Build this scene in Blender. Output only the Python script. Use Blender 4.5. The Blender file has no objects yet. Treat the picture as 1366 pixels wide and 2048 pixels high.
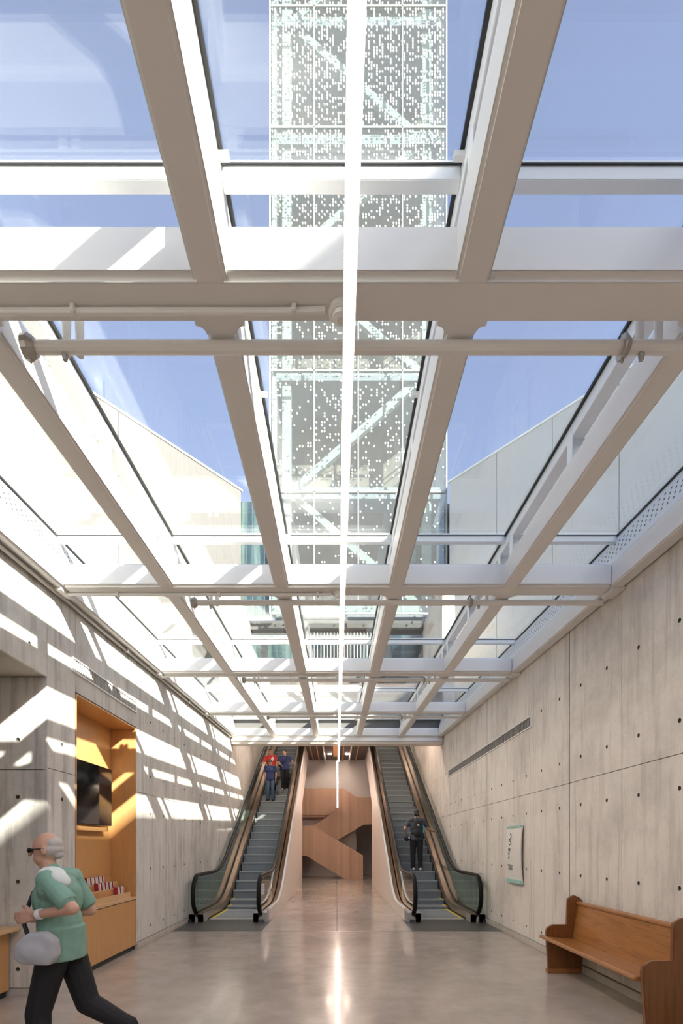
import bpy, bmesh, math, random
from mathutils import Vector, Matrix
random.seed(7)
R = math.radians
scn = bpy.context.scene
col = scn.collection

# ------------------------------------------------------------------ camera
FPX, VX, VY = 1030.0, 674.0, 1690.0           # focal length in pixels, vanishing point of the hall
CAM_H = 1.6
cam_d = bpy.data.cameras.new('camera')
cam = bpy.data.objects.new('camera', cam_d); col.objects.link(cam)
cam.location = (0, 0, CAM_H); cam.rotation_euler = (R(90), 0, 0)
cam_d.sensor_fit = 'VERTICAL'; cam_d.sensor_height = 36.0
cam_d.lens = FPX / 2048 * 36.0
cam_d.shift_x = (683 - VX) / 2048.0
cam_d.shift_y = (VY - 1024) / 2048.0
cam_d.clip_start = 0.05; cam_d.clip_end = 500
scn.camera = cam

# ------------------------------------------------------------------ sky, sun, exposure
SUN_TRAVEL = Vector((-1.29, 1.41, -1.0)).normalized()
SUN_EL = math.asin(-SUN_TRAVEL.z)
w = bpy.data.worlds.new('sky'); scn.world = w; w.use_nodes = True
nt = w.node_tree; nt.nodes.clear()
sky = nt.nodes.new('ShaderNodeTexSky'); sky.sky_type = 'NISHITA'
sky.sun_disc = False; sky.sun_elevation = SUN_EL
sky.sun_rotation = math.atan2(-SUN_TRAVEL.x, -SUN_TRAVEL.y)
sky.air_density = 1.0; sky.dust_density = 1.2; sky.ozone_density = 2.0
hsv = nt.nodes.new('ShaderNodeHueSaturation'); hsv.inputs['Saturation'].default_value = 0.78
hsv.inputs['Hue'].default_value = 0.515
bg = nt.nodes.new('ShaderNodeBackground'); bg.inputs['Strength'].default_value = 0.19
wo = nt.nodes.new('ShaderNodeOutputWorld')
nt.links.new(sky.outputs[0], hsv.inputs['Color']); nt.links.new(hsv.outputs[0], bg.inputs[0]); nt.links.new(bg.outputs[0], wo.inputs[0])
sd = bpy.data.lights.new('sun', 'SUN'); sd.energy = 12.0; sd.angle = R(0.6); sd.color = (1.0, 0.93, 0.82)
so = bpy.data.objects.new('sun', sd); col.objects.link(so)
so.rotation_euler = SUN_TRAVEL.to_track_quat('-Z', 'Y').to_euler(); so.location = (20, -15, 30)
vs = scn.view_settings
vs.view_transform = 'Standard'; vs.look = 'None'; vs.gamma = 1.0; vs.use_curve_mapping = False
vs.exposure = 1.12
scn.cycles.max_bounces = 10; scn.cycles.diffuse_bounces = 6; scn.cycles.transparent_max_bounces = 24
scn.cycles.glossy_bounces = 5; scn.cycles.sample_clamp_indirect = 6.0
scn.cycles.caustics_reflective = False; scn.cycles.caustics_refractive = False

# ------------------------------------------------------------------ helpers
class MB:
    """collects shapes for ONE mesh object"""
    def __init__(s): s.v = []; s.f = []; s.m = []; s.cur = 0
    def add(s, vs_, fs):
        o = len(s.v); s.v += [tuple(p) for p in vs_]
        for f in fs: s.f.append(tuple(o + i for i in f)); s.m.append(s.cur)
        return s
    def box(s, x0, x1, y0, y1, z0, z1):
        return s.add([(x0,y0,z0),(x1,y0,z0),(x1,y1,z0),(x0,y1,z0),(x0,y0,z1),(x1,y0,z1),(x1,y1,z1),(x0,y1,z1)],
                     [(3,2,1,0),(4,5,6,7),(0,1,5,4),(1,2,6,5),(2,3,7,6),(3,0,4,7)])
    def prism(s, poly, axis, a, b):
        n = len(poly)
        def P(p, t):
            return {'x': (t,p[0],p[1]), 'y': (p[0],t,p[1]), 'z': (p[0],p[1],t)}[axis]
        vs_ = [P(p, a) for p in poly] + [P(p, b) for p in poly]
        fs = [tuple(range(n-1,-1,-1)), tuple(range(n, 2*n))] + [(i,(i+1)%n,n+(i+1)%n,n+i) for i in range(n)]
        return s.add(vs_, fs)
    def tube(s, pts, r, n=10, cap=True, sx=1.0, flat_axis=None):
        pts = [Vector(p) for p in pts]; m = len(pts); rings = []
        rs = r if isinstance(r, (list, tuple)) else [r]*m
        up = None
        for i, p in enumerate(pts):
            t = (pts[min(i+1,m-1)] - pts[max(i-1,0)]).normalized()
            if up is None:
                up = Vector((1,0,0)) if abs(t.x) < .8 else Vector((0,0,1))
            a = (up - t*up.dot(t)).normalized(); b = t.cross(a); up = a
            rings.append([p + (a*math.cos(2*math.pi*k/n)*sx + b*math.sin(2*math.pi*k/n))*rs[i] for k in range(n)])
        vs_ = [q for rg in rings for q in rg]; fs = []
        for i in range(m-1):
            for k in range(n):
                fs.append((i*n+k, i*n+(k+1)%n, (i+1)*n+(k+1)%n, (i+1)*n+k))
        if cap: fs += [tuple(range(n-1,-1,-1)), tuple((m-1)*n+k for k in range(n))]
        return s.add(vs_, fs)
    def cyl(s, c, axis, r, h, n=16):
        d = {'x':Vector((1,0,0)),'y':Vector((0,1,0)),'z':Vector((0,0,1))}[axis]
        c = Vector(c); return s.tube([c, c + d*h], r, n)
    def bar(s, a, b, wd, ht):
        a, b = Vector(a), Vector(b); t = (b-a).normalized()
        side = t.cross(Vector((0,1,0)))
        side = side.normalized() if side.length > .05 else Vector((1,0,0))
        o = t.cross(side).normalized()
        vs_ = []
        for p in (a, b):
            for (i, j) in ((-1,-1),(1,-1),(1,1),(-1,1)): vs_.append(p + side*i*wd/2 + o*j*ht/2)
        return s.add(vs_, [(3,2,1,0),(4,5,6,7),(0,1,5,4),(1,2,6,5),(2,3,7,6),(3,0,4,7)])
    def ell(s, c, r, seg=16, rg=10):
        vs_ = [(c[0], c[1], c[2]+r[2])]; fs = []
        for i in range(1, rg):
            th = math.pi*i/rg
            for k in range(seg):
                ph = 2*math.pi*k/seg
                vs_.append((c[0]+r[0]*math.sin(th)*math.cos(ph), c[1]+r[1]*math.sin(th)*math.sin(ph), c[2]+r[2]*math.cos(th)))
        vs_.append((c[0], c[1], c[2]-r[2])); L = len(vs_)-1
        for k in range(seg): fs.append((0, 1+k, 1+(k+1)%seg))
        for i in range(rg-2):
            for k in range(seg):
                a = 1+i*seg
                fs.append((a+k, a+seg+k, a+seg+(k+1)%seg, a+(k+1)%seg))
        a = 1+(rg-2)*seg
        for k in range(seg): fs.append((a+k, L, a+(k+1)%seg))
        return s.add(vs_, fs)
    def mesh(s, name, mats, bevel=0, smooth=False, segs=2, weld=False):
        me = bpy.data.meshes.new(name); me.from_pydata(s.v, [], s.f)
        for i, mi in enumerate(s.m): me.polygons[i].material_index = mi
        bm = bmesh.new(); bm.from_mesh(me)
        if weld: bmesh.ops.remove_doubles(bm, verts=bm.verts, dist=1e-5)
        bmesh.ops.recalc_face_normals(bm, faces=bm.faces)
        if bevel:
            es = [e for e in bm.edges if len(e.link_faces) == 2 and e.calc_face_angle(0) > .5]
            bmesh.ops.bevel(bm, geom=es, offset=bevel, segments=segs, affect='EDGES', clamp_overlap=True)
        bm.to_mesh(me); bm.free()
        for mt in (mats if isinstance(mats, (list, tuple)) else [mats]): me.materials.append(mt)
        if smooth:
            me.shade_smooth()
        return me
    def build(s, name, mats, parent=None, bevel=0, smooth=False, segs=2, weld=False):
        return link(name, s.mesh(name, mats, bevel, smooth, segs, weld), parent)

def link(name, me, parent=None, loc=None):
    o = bpy.data.objects.new(name, me); col.objects.link(o)
    if parent is not None: o.parent = parent
    if loc is not None: o.location = loc
    return o
def tag(o, label=None, cat=None, group=None, kind=None):
    if label: o['label'] = label
    if cat: o['category'] = cat
    if group: o['group'] = group
    if kind: o['kind'] = kind
    return o
def thing(name, label=None, cat=None, loc=(0,0,0), rot=(0,0,0), group=None, kind=None):
    o = bpy.data.objects.new(name, None); col.objects.link(o); o.empty_display_size = .1
    o.location = loc; o.rotation_euler = rot
    return tag(o, label, cat, group, kind)
def lerp(a, b, t): return a + (b-a)*t

# ------------------------------------------------------------------ materials
def newmat(name):
    m = bpy.data.materials.new(name); m.use_nodes = True
    n = m.node_tree; return m, n, n.nodes['Principled BSDF']
def N(n, t, **k):
    x = n.nodes.new(t)
    for a, b in k.items():
        if hasattr(x, a) and not a.startswith('i_'): setattr(x, a, b)
    return x
def coords(n, scale=(1,1,1)):
    tc = N(n, 'ShaderNodeTexCoord'); mp = N(n, 'ShaderNodeMapping'); mp.inputs['Scale'].default_value = scale
    n.links.new(tc.outputs['Object'], mp.inputs['Vector']); return mp.outputs['Vector']
def noise(n, vec, scale, detail=4, rough=.55):
    x = N(n, 'ShaderNodeTexNoise'); x.inputs['Scale'].default_value = scale; x.inputs['Detail'].default_value = detail
    x.inputs['Roughness'].default_value = rough; n.links.new(vec, x.inputs['Vector']); return x.outputs['Fac']
def ramp(n, fac, stops):
    x = N(n, 'ShaderNodeValToRGB'); e = x.color_ramp.elements
    while len(e) < len(stops): e.new(.5)
    for i, (p, c) in enumerate(stops): e[i].position = p; e[i].color = (*c, 1) if len(c) == 3 else c
    n.links.new(fac, x.inputs['Fac']); return x.outputs['Color']
def mixc(n, fac, a, b, mode='MIX'):
    x = N(n, 'ShaderNodeMix'); x.data_type = 'RGBA'; x.blend_type = mode
    for s, v in (('Factor', fac), ('A', a), ('B', b)):
        i = [q for q in x.inputs if q.name == s and (q.type == 'RGBA' or s == 'Factor' and q.type == 'VALUE')][0]
        if hasattr(v, 'is_output'): n.links.new(v, i)
        elif isinstance(v, (int, float)): i.default_value = v
        else: i.default_value = (*v, 1)
    return [q for q in x.outputs if q.type == 'RGBA'][0]
def bump(n, b, h, strength=.2, dist=.01):
    x = N(n, 'ShaderNodeBump'); x.inputs['Strength'].default_value = strength; x.inputs['Distance'].default_value = dist
    n.links.new(h, x.inputs['Height']); n.links.new(x.outputs[0], b.inputs['Normal'])
def math_(n, op, a, b=None, c=None):
    x = N(n, 'ShaderNodeMath'); x.operation = op
    for i, v in enumerate((a, b, c)):
        if v is None: continue
        if isinstance(v, (int, float)): x.inputs[i].default_value = v
        else: n.links.new(v, x.inputs[i])
    return x.outputs[0]
def plain(name, c, rough=.5, metal=0.0, var=.06, scale=6, coat=0.0, spec=.5):
    m, n, b = newmat(name)
    v = coords(n); f = noise(n, v, scale, 3)
    cc = ramp(n, f, [(.25, tuple(x*(1-var) for x in c)), (.75, tuple(min(1, x*(1+var)) for x in c))])
    n.links.new(cc, b.inputs['Base Color']); b.inputs['Roughness'].default_value = rough
    b.inputs['Metallic'].default_value = metal; b.inputs['Coat Weight'].default_value = coat
    b.inputs['Specular IOR Level'].default_value = spec
    return m
def concrete(name, c, streak=.35, dark=.72):
    m, n, b = newmat(name)
    v = coords(n); vs_ = coords(n, (4.5, 4.5, .35))
    big = noise(n, v, .9, 7, .68); st = noise(n, vs_, 2.2, 4, .6); fine = noise(n, v, 40, 3)
    base = ramp(n, big, [(.3, tuple(x*.74 for x in c)), (.5, c), (.7, tuple(min(1, x*1.12) for x in c))])
    s_ = ramp(n, st, [(.34, (dark,)*3), (.5, (1,1,1))])
    base = mixc(n, streak, base, s_, 'MULTIPLY')
    fcol = ramp(n, fine, [(.3, (.9,)*3), (.6, (1.0,)*3)])
    base = mixc(n, .6, base, fcol, 'MULTIPLY')
    vo = N(n, 'ShaderNodeTexVoronoi'); vo.inputs['Scale'].default_value = 9; n.links.new(v, vo.inputs['Vector'])
    pits = ramp(n, vo.outputs['Distance'], [(.035, (.45,.42,.38)), (.06, (1,1,1))])
    base = mixc(n, .7, base, pits, 'MULTIPLY')
    n.links.new(base, b.inputs['Base Color']); b.inputs['Roughness'].default_value = .75
    bump(n, b, math_(n, 'ADD', st, math_(n, 'MULTIPLY', fine, .4)), .25, .008)
    return m
def wood(name, c, axis='z', dark=.72, scale=1.0, rough=.4, grain=.6, coat=.0, planks=0):
    m, n, b = newmat(name)
    sc = {'x': (.5,6,6), 'y': (6,.5,6), 'z': (6,6,.5)}[axis]
    v = coords(n, tuple(x*scale for x in sc))
    d = noise(n, v, 1.6, 3); x = N(n, 'ShaderNodeVectorMath'); x.operation = 'MULTIPLY_ADD'
    cb = N(n, 'ShaderNodeCombineXYZ'); 
    for i in range(3): n.links.new(d, cb.inputs[i])
    n.links.new(cb.outputs[0], x.inputs[0]); x.inputs[1].default_value = (1.2,1.2,1.2); n.links.new(v, x.inputs[2])
    g = noise(n, x.outputs[0], 3.2, 6, .65)
    cc = ramp(n, g, [(.32, tuple(q*dark for q in c)), (.5, c), (.7, tuple(min(1, q*1.12) for q in c))])
    cc = mixc(n, 1-grain, cc, c)
    if planks:
        tc = N(n, 'ShaderNodeTexCoord'); sp = N(n, 'ShaderNodeSeparateXYZ'); n.links.new(tc.outputs['Object'], sp.inputs[0])
        idx = math_(n, 'FLOOR', math_(n, 'MULTIPLY', sp.outputs['X' if axis != 'x' else 'Z'], 1/planks))
        wn = N(n, 'ShaderNodeTexWhiteNoise'); wn.noise_dimensions = '1D'; n.links.new(idx, wn.inputs['W'])
        pc = ramp(n, wn.outputs['Value'], [(0, (.86,)*3), (1, (1.06,)*3)])
        cc = mixc(n, 1.0, cc, pc, 'MULTIPLY')
    n.links.new(cc, b.inputs['Base Color']); b.inputs['Roughness'].default_value = rough; b.inputs['Coat Weight'].default_value = coat
    bump(n, b, g, .08, .004)
    return m
def emis(name, c, s):
    m, n, b = newmat(name)
    b.inputs['Base Color'].default_value = (*c, 1); b.inputs['Emission Color'].default_value = (*c, 1); b.inputs['Emission Strength'].default_value = s
    return m
def fresnel(n, ior):
    # same reflectance from either face of a thin pane
    g = N(n, 'ShaderNodeNewGeometry'); fr = N(n, 'ShaderNodeFresnel')
    n.links.new(math_(n, 'MULTIPLY_ADD', g.outputs['Backfacing'], 1/ior-ior, ior), fr.inputs['IOR'])
    return fr
def glass(name, tint, refl=1.0, dust=.0, dustc=(.8,.82,.84), rough=0.0):
    m, n, b = newmat(name); n.nodes.remove(b); out = n.nodes['Material Output']
    tr = N(n, 'ShaderNodeBsdfTransparent'); tr.inputs[0].default_value = (*tint, 1)
    gl = N(n, 'ShaderNodeBsdfGlossy'); gl.inputs['Roughness'].default_value = rough
    fr = fresnel(n, 1.5)
    mx = N(n, 'ShaderNodeMixShader'); n.links.new(math_(n, 'MULTIPLY', fr.outputs[0], refl), mx.inputs[0])
    last = tr.outputs[0]
    if dust:
        df = N(n, 'ShaderNodeBsdfDiffuse'); df.inputs[0].default_value = (*dustc, 1)
        m2 = N(n, 'ShaderNodeMixShader')
        v = coords(n); f = noise(n, v, 1.3, 4)
        n.links.new(math_(n, 'MULTIPLY', f, dust*2), m2.inputs[0])
        n.links.new(tr.outputs[0], m2.inputs[1]); n.links.new(df.outputs[0], m2.inputs[2]); last = m2.outputs[0]
    n.links.new(last, mx.inputs[1]); n.links.new(gl.outputs[0], mx.inputs[2]); n.links.new(mx.outputs[0], out.inputs[0])
    return m

M = {}
M['steel_white'] = plain('white_painted_steel', (.80,.79,.77), .42, var=.02, scale=2)
M['trim_white'] = plain('white_aluminium', (.82,.83,.83), .35, var=.02)
M['gasket'] = plain('black_gasket', (.02,.02,.022), .5)
M['grey_gap'] = plain('grey_back_plate', (.25,.27,.30), .6)
M['conc_left'] = concrete('concrete_cool_light', (.62,.60,.56), .75, .60)  # left wall concrete, with its cooler light put into the colour
M['conc_right'] = concrete('concrete_warm', (.69,.645,.585), .55, .66)
M['conc_dark'] = concrete('concrete_backing', (.10,.095,.085), .3)
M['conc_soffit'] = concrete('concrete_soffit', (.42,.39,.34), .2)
M['curb'] = concrete('concrete_curb', (.50,.46,.40), .2)
M['glass'] = glass('skylight_glass', (.93,.955,.95), 1.0, .035)
M['esc_glass'] = glass('balustrade_glass', (.80,.86,.83), 1.0, .0)
M['rubber'] = plain('black_handrail', (.010,.009,.009), .5, spec=.15)
M['bronze'] = plain('bronze_steel', (.55,.42,.32), .28, 1.0, .10, 3)
M['stainless'] = plain('stainless_steel', (.55,.54,.51), .3, 1.0, .06, 8)
M['black'] = plain('black_paint', (.012,.012,.013), .45)
M['deck_dark'] = plain('dark_deck', (.10,.095,.088), .45)
M['yellow'] = plain('safety_yellow', (.72,.58,.06), .5)
M['sticker'] = plain('sticker_white', (.82,.83,.86), .5)
M['newel'] = plain('brushed_newel', (.42,.41,.385), .4, .3)
M['plate'] = plain('floor_plate_metal', (.15,.15,.145), .38, .7, .15, 20)
M['clad'] = plain('cladding_panel', (.74,.67,.61), .38, var=.02, scale=2)
M['plaster'] = plain('white_plaster', (.72,.68,.66), .7, var=.02)
M['oak'] = wood('oak_veneer', (.56,.30,.115), 'z', .82, 2.2, .35, .6)
M['oak_light'] = wood('oak_edge', (.62,.40,.22), 'y', .85, 2.0, .4, .5)
M['stair_wood'] = wood('stair_wood', (.60,.385,.265), 'z', .84, 2.6, .45, .55, planks=.14)
M['pew_seat'] = wood('pew_oak', (.37,.155,.045), 'y', .55, 1.1, .33, .9, .25)
M['pew_end'] = wood('pew_end_oak', (.20,.075,.020), 'z', .6, 1.4, .35, .8, .25)
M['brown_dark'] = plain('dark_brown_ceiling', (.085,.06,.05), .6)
M['copper'] = plain('copper_duct', (.6,.26,.1), .4, .3)
M['copper_dull'] = plain('lamp_housing', (.55,.42,.34), .5)
M['red'] = plain('pamphlet_red', (.42,.03,.05), .5)
M['paper'] = plain('pamphlet_paper', (.80,.79,.76), .6)
M['screen'] = plain('screen_black', (.006,.006,.008), .06, spec=.6)
M['led'] = emis('led_tube', (1.0,.79,.68), 26)
M['downlight'] = emis('downlight', (1.0,.80,.66), 150)
M['metal_grey'] = plain('galvanised_metal', (.42,.40,.37), .4, .6)
M['plastic'] = plain('white_plastic', (.78,.77,.74), .4)
M['grille_dark'] = plain('grille_shadow', (.05,.045,.04), .7)
M['grille'] = plain('grille_louvre', (.42,.40,.37), .5)
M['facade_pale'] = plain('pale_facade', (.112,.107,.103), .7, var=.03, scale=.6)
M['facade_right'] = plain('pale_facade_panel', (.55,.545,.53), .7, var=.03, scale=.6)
M['tower_steel'] = plain('pale_tower_steel', (.34,.37,.365), .5)
M['paving'] = plain('plaza_paving', (.34,.33,.31), .8)
M['mint'] = plain('mint_acrylic', (.36,.62,.56), .25)
M['ink'] = plain('black_ink', (.03,.03,.03), .6)
M['sign_face'] = plain('sign_face', (.72,.71,.66), .35, var=.03)

def floor_mat():
    m, n, b = newmat('polished_concrete')
    v = coords(n); a = noise(n, v, .5, 5, .6); c = noise(n, v, 3.5, 5, .65); f = noise(n, v, 60, 2)
    cc = ramp(n, a, [(.3, (.33,.28,.235)), (.5, (.41,.352,.30)), (.7, (.475,.413,.355))])
    c2 = ramp(n, c, [(.3, (.84,)*3), (.65, (1.05,)*3)])
    cc = mixc(n, .8, cc, c2, 'MULTIPLY')
    n.links.new(cc, b.inputs['Base Color'])
    rr = math_(n, 'MULTIPLY_ADD', c, .22, .10)
    n.links.new(rr, b.inputs['Roughness']); b.inputs['Specular IOR Level'].default_value = .45
    b.inputs['Coat Weight'].default_value = .2; b.inputs['Coat Roughness'].default_value = .09
    return m
M['floor'] = floor_mat()

def step_mat():
    m, n, b = newmat('escalator_step')
    tc = N(n, 'ShaderNodeTexCoord'); sp = N(n, 'ShaderNodeSeparateXYZ'); n.links.new(tc.outputs['Object'], sp.inputs[0])
    s = math_(n, 'SINE', math_(n, 'MULTIPLY', sp.outputs['X'], 2*math.pi/.018))
    cc = ramp(n, math_(n, 'MULTIPLY_ADD', s, .5, .5), [(.3, (.13,.145,.155)), (.6, (.33,.37,.39))])
    n.links.new(cc, b.inputs['Base Color']); b.inputs['Roughness'].default_value = .5; b.inputs['Metallic'].default_value = .15
    return m
M['step'] = step_mat(); M['nosing'] = plain('step_nosing', (.42,.45,.46), .4, .2)

def frit_mat():
    m, n, b = newmat('fritted_glass'); n.nodes.remove(b); out = n.nodes['Material Output']
    tc = N(n, 'ShaderNodeTexCoord'); sp = N(n, 'ShaderNodeSeparateXYZ'); n.links.new(tc.outputs['Object'], sp.inputs[0])
    S = 1.542/16
    u = math_(n, 'MULTIPLY', sp.outputs['X'], 1/S); z = sp.outputs['Z']; v = math_(n, 'MULTIPLY', z, 1/.104)
    fu, fv = math_(n, 'FLOOR', u), math_(n, 'FLOOR', v)
    cu = math_(n, 'SUBTRACT', math_(n, 'FRACT', u), .5); cv = math_(n, 'SUBTRACT', math_(n, 'FRACT', v), .5)
    d = math_(n, 'SQRT', math_(n, 'ADD', math_(n, 'MULTIPLY', cu, cu), math_(n, 'MULTIPLY', cv, cv)))
    dot = math_(n, 'LESS_THAN', d, .31)
    wn = N(n, 'ShaderNodeTexWhiteNoise'); wn.noise_dimensions = '2D'
    cb = N(n, 'ShaderNodeCombineXYZ'); n.links.new(fu, cb.inputs[0]); n.links.new(fv, cb.inputs[1]); n.links.new(cb.outputs[0], wn.inputs['Vector'])
    mr = N(n, 'ShaderNodeMapRange'); mr.inputs[1].default_value = 10; mr.inputs[2].default_value = 27
    mr.inputs[3].default_value = .05; mr.inputs[4].default_value = .42; n.links.new(z, mr.inputs[0])
    pres = math_(n, 'LESS_THAN', wn.outputs['Value'], mr.outputs[0])
    st = math_(n, 'LESS_THAN', math_(n, 'FRACT', math_(n, 'MULTIPLY', sp.outputs['X'], 1/.0482)), .2)
    mask = math_(n, 'MULTIPLY', dot, pres)
    tr = N(n, 'ShaderNodeBsdfTransparent'); tr.inputs[0].default_value = (.84,.88,.88,1)
    df = N(n, 'ShaderNodeBsdfDiffuse'); df.inputs[0].default_value = (.42,.425,.42,1)
    haze = math_(n, 'MULTIPLY_ADD', st, .08, .05)
    fac = math_(n, 'MAXIMUM', math_(n, 'MULTIPLY', mask, .95), haze)
    mx = N(n, 'ShaderNodeMixShader'); n.links.new(fac, mx.inputs[0]); n.links.new(tr.outputs[0], mx.inputs[1]); n.links.new(df.outputs[0], mx.inputs[2])
    gl = N(n, 'ShaderNodeBsdfGlossy'); gl.inputs['Roughness'].default_value = .02
    fr = fresnel(n, 1.45)
    m2 = N(n, 'ShaderNodeMixShader'); n.links.new(math_(n, 'MULTIPLY', fr.outputs[0], .7), m2.inputs[0]); n.links.new(mx.outputs[0], m2.inputs[1]); n.links.new(gl.outputs[0], m2.inputs[2])
    n.links.new(m2.outputs[0], out.inputs[0])
    return m
M['frit'] = frit_mat()

def curtain_mat():
    m, n, b = newmat('teal_curtain_glass')
    v = coords(n, (2.2,2.2,.12)); f = noise(n, v, 2.0, 3)
    cc = ramp(n, f, [(.35, (.012,.030,.034)), (.5, (.030,.060,.060)), (.66, (.10,.15,.14))])
    n.links.new(cc, b.inputs['Base Color']); b.inputs['Roughness'].default_value = .12; b.inputs['Specular IOR Level'].default_value = .6
    return m
M['curtain'] = curtain_mat()
def stone_mat():
    m, n, b = newmat('tower_core')
    v = coords(n, (1.2,1.2,.5)); f = noise(n, v, .8, 5)
    cc = ramp(n, f, [(.32, (.12,.112,.105)), (.5, (.20,.175,.155)), (.68, (.29,.24,.195))])
    n.links.new(cc, b.inputs['Base Color']); b.inputs['Roughness'].default_value = .8
    return m
M['core'] = stone_mat()
def perf_mat():
    m, n, b = newmat('perforated_panel')
    tc = N(n, 'ShaderNodeTexCoord'); sp = N(n, 'ShaderNodeSeparateXYZ'); n.links.new(tc.outputs['Object'], sp.inputs[0])
    y, z = sp.outputs['Y'], sp.outputs['Z']
    gy = math_(n, 'FRACT', math_(n, 'MULTIPLY', y, 1/.085)); gz = math_(n, 'FRACT', math_(n, 'MULTIPLY', z, 1/.045))
    a = math_(n, 'LESS_THAN', math_(n, 'ABSOLUTE', math_(n, 'SUBTRACT', gy, .5)), .13)
    c = math_(n, 'LESS_THAN', math_(n, 'ABSOLUTE', math_(n, 'SUBTRACT', gz, .5)), .26)
    win = math_(n, 'MULTIPLY', math_(n, 'GREATER_THAN', z, .315), math_(n, 'LESS_THAN', z, .495))
    k = math_(n, 'MULTIPLY', math_(n, 'MULTIPLY', a, c), win)
    n.links.new(mixc(n, k, (.72,.74,.75), (.06,.06,.065)), b.inputs['Base Color']); b.inputs['Roughness'].default_value = .5
    return m
M['perf'] = perf_mat()

# ------------------------------------------------------------------ the hall
XW = 3.08
C0, SL = 4.14, 0.040                      # underside of the roof grid: z = C0 + SL*y
CROT = (math.atan(SL), 0, 0)
def ceil_z(y): return C0 + SL*y

# floor
fl = tag(MB().box(-6.2, 6.2, -8, 29, -.3, -.012).build('floor', M['conc_dark']), kind='structure')
MB().box(-6.1, XW+.03, -8, 9.515, -.012, 0).build('floor_slab', M['floor'], fl)
MB().box(-XW-.03, -.006, 9.56, 29, -.012, 0).build('floor_slab', M['floor'], fl)
MB().box(.006, XW+.03, 9.56, 29, -.012, 0).build('floor_slab', M['floor'], fl)
MB().box(-XW, XW, 9.518, 9.557, -.012, .002).build('metal_strip', M['stainless'], fl)

ROWS = [.28, 1.21, 2.11, 2.72, 3.62]
ZJ = 2.42
def panel(parent, plane, u0, u1, v0, v1, holes, mat, face, depth=.03, gap=.004, r=.023, v1b=None):
    """concrete panel in the plane x=const ('x') or y=const ('y'); face = direction the front looks; real tie holes"""
    u0 += gap; u1 -= gap; v0 += gap; v1 -= gap
    c = .05
    hs = [(a, b) for a, b in holes if u0+c < a < u1-c and v0+c < b < v1-c]
    us = sorted({u0, u1} | {a+s*c for a, b in hs for s in (-1, 1)})
    vs_ = sorted({v0, v1} | {b+s*c for a, b in hs for s in (-1, 1)})
    mb = MB(); cen = {(round(a,4), round(b,4)) for a, b in hs}
    def P(u, v, d):
        q = plane[1] - face*d
        return (q, u, v) if plane[0] == 'x' else (u, q, v)
    for i in range(len(us)-1):
        for j in range(len(vs_)-1):
            a0, a1, b0, b1 = us[i], us[i+1], vs_[j], vs_[j+1]
            key = (round((a0+a1)/2, 4), round((b0+b1)/2, 4))
            if key in cen:
                cx, cy = key; sq = []; ci = []
                for k in range(8):
                    an = math.pi/4*k; x, y = math.cos(an), math.sin(an); s = 1/max(abs(x), abs(y))
                    sq.append((cx+x*s*c, cy+y*s*c)); ci.append((cx+x*r, cy+y*r))
                vv = [P(*p, 0) for p in sq] + [P(*p, 0) for p in ci] + [P(cx+(p[0]-cx)*.75, cy+(p[1]-cy)*.75, depth*.85) for p in ci]
                mb.cur = 0
                mb.add(vv, [(k, (k+1)%8, 8+(k+1)%8, 8+k) for k in range(8)])
                o = len(mb.v) - 24
                mb.cur = 1
                for k in range(8): mb.f.append((o+8+k, o+8+(k+1)%8, o+16+(k+1)%8, o+16+k)); mb.m.append(1)
                mb.f.append(tuple(o+16+k for k in range(8))); mb.m.append(1)
                mb.cur = 0
            else:
                mb.add([P(a0,b0,0), P(a1,b0,0), P(a1,b1,0), P(a0,b1,0)], [(0,1,2,3)])
    cs = [(u0,v0),(u1,v0),(u1,v1),(u0,v1)]
    for k in range(4):
        a, b = cs[k], cs[(k+1)%4]
        mb.add([P(*a,0), P(*b,0), P(*b,depth), P(*a,depth)], [(0,1,2,3)])
    return mb.build('concrete_panel', [mat, M['conc_dark']], parent)

PIT = 1.25
# right wall
wr = tag(MB().box(XW+.03, XW+.4, -8, 29, 0, 4.25).build('wall_right', M['conc_dark']), kind='structure')
wr_hi = MB().box(XW+.03, XW+.4, 15.2, 29, 4.25, 9.5).build('upper_wall', M['conc_right'], wr)
j0 = 5.57
seams = [j0 + PIT*k for k in range(-11, 8)]
for a, b in zip(seams[:-1], seams[1:]):
    top = ceil_z(a) + .16
    hl = [(u, v) for u in (a+.31, a+.94) for v in ROWS]
    g = .007 if abs(b-6.82) < .05 or abs(b-10.57) < .05 else .004
    panel(wr, ('x', XW), a, b, .10, ZJ, hl, M['conc_right'], -1)
    hi = [(u, v) for u, v in hl if not (8.0 < u < 14.3 and 3.4 < v < 3.75)]
    if top > 4.9: top = 4.7
    panel(wr, ('x', XW), a, b, ZJ, top, hi, M['conc_right'], -1)
for k in range(8):
    a = seams[-1] + PIT*k
    if a + PIT > 28.9: break
    hl = [(u, v) for u in (a+.31, a+.94) for v in ROWS]
    panel(wr, ('x', XW), a, a+PIT, .10, ZJ, hl, M['conc_right'], -1)
    panel(wr, ('x', XW), a, a+PIT, ZJ, 4.9, hl, M['conc_right'], -1)
MB().box(XW-.02, XW+.03, -8, 29, 0, .092).build('base_curb', M['curb'], wr, bevel=.004)
# thick construction joints
for yj in (6.82, 10.57): MB().box(XW-.001, XW+.012, yj-.008, yj+.008, .1, ceil_z(yj)+.1).build('joint_strip', M['grille_dark'], wr)

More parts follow.
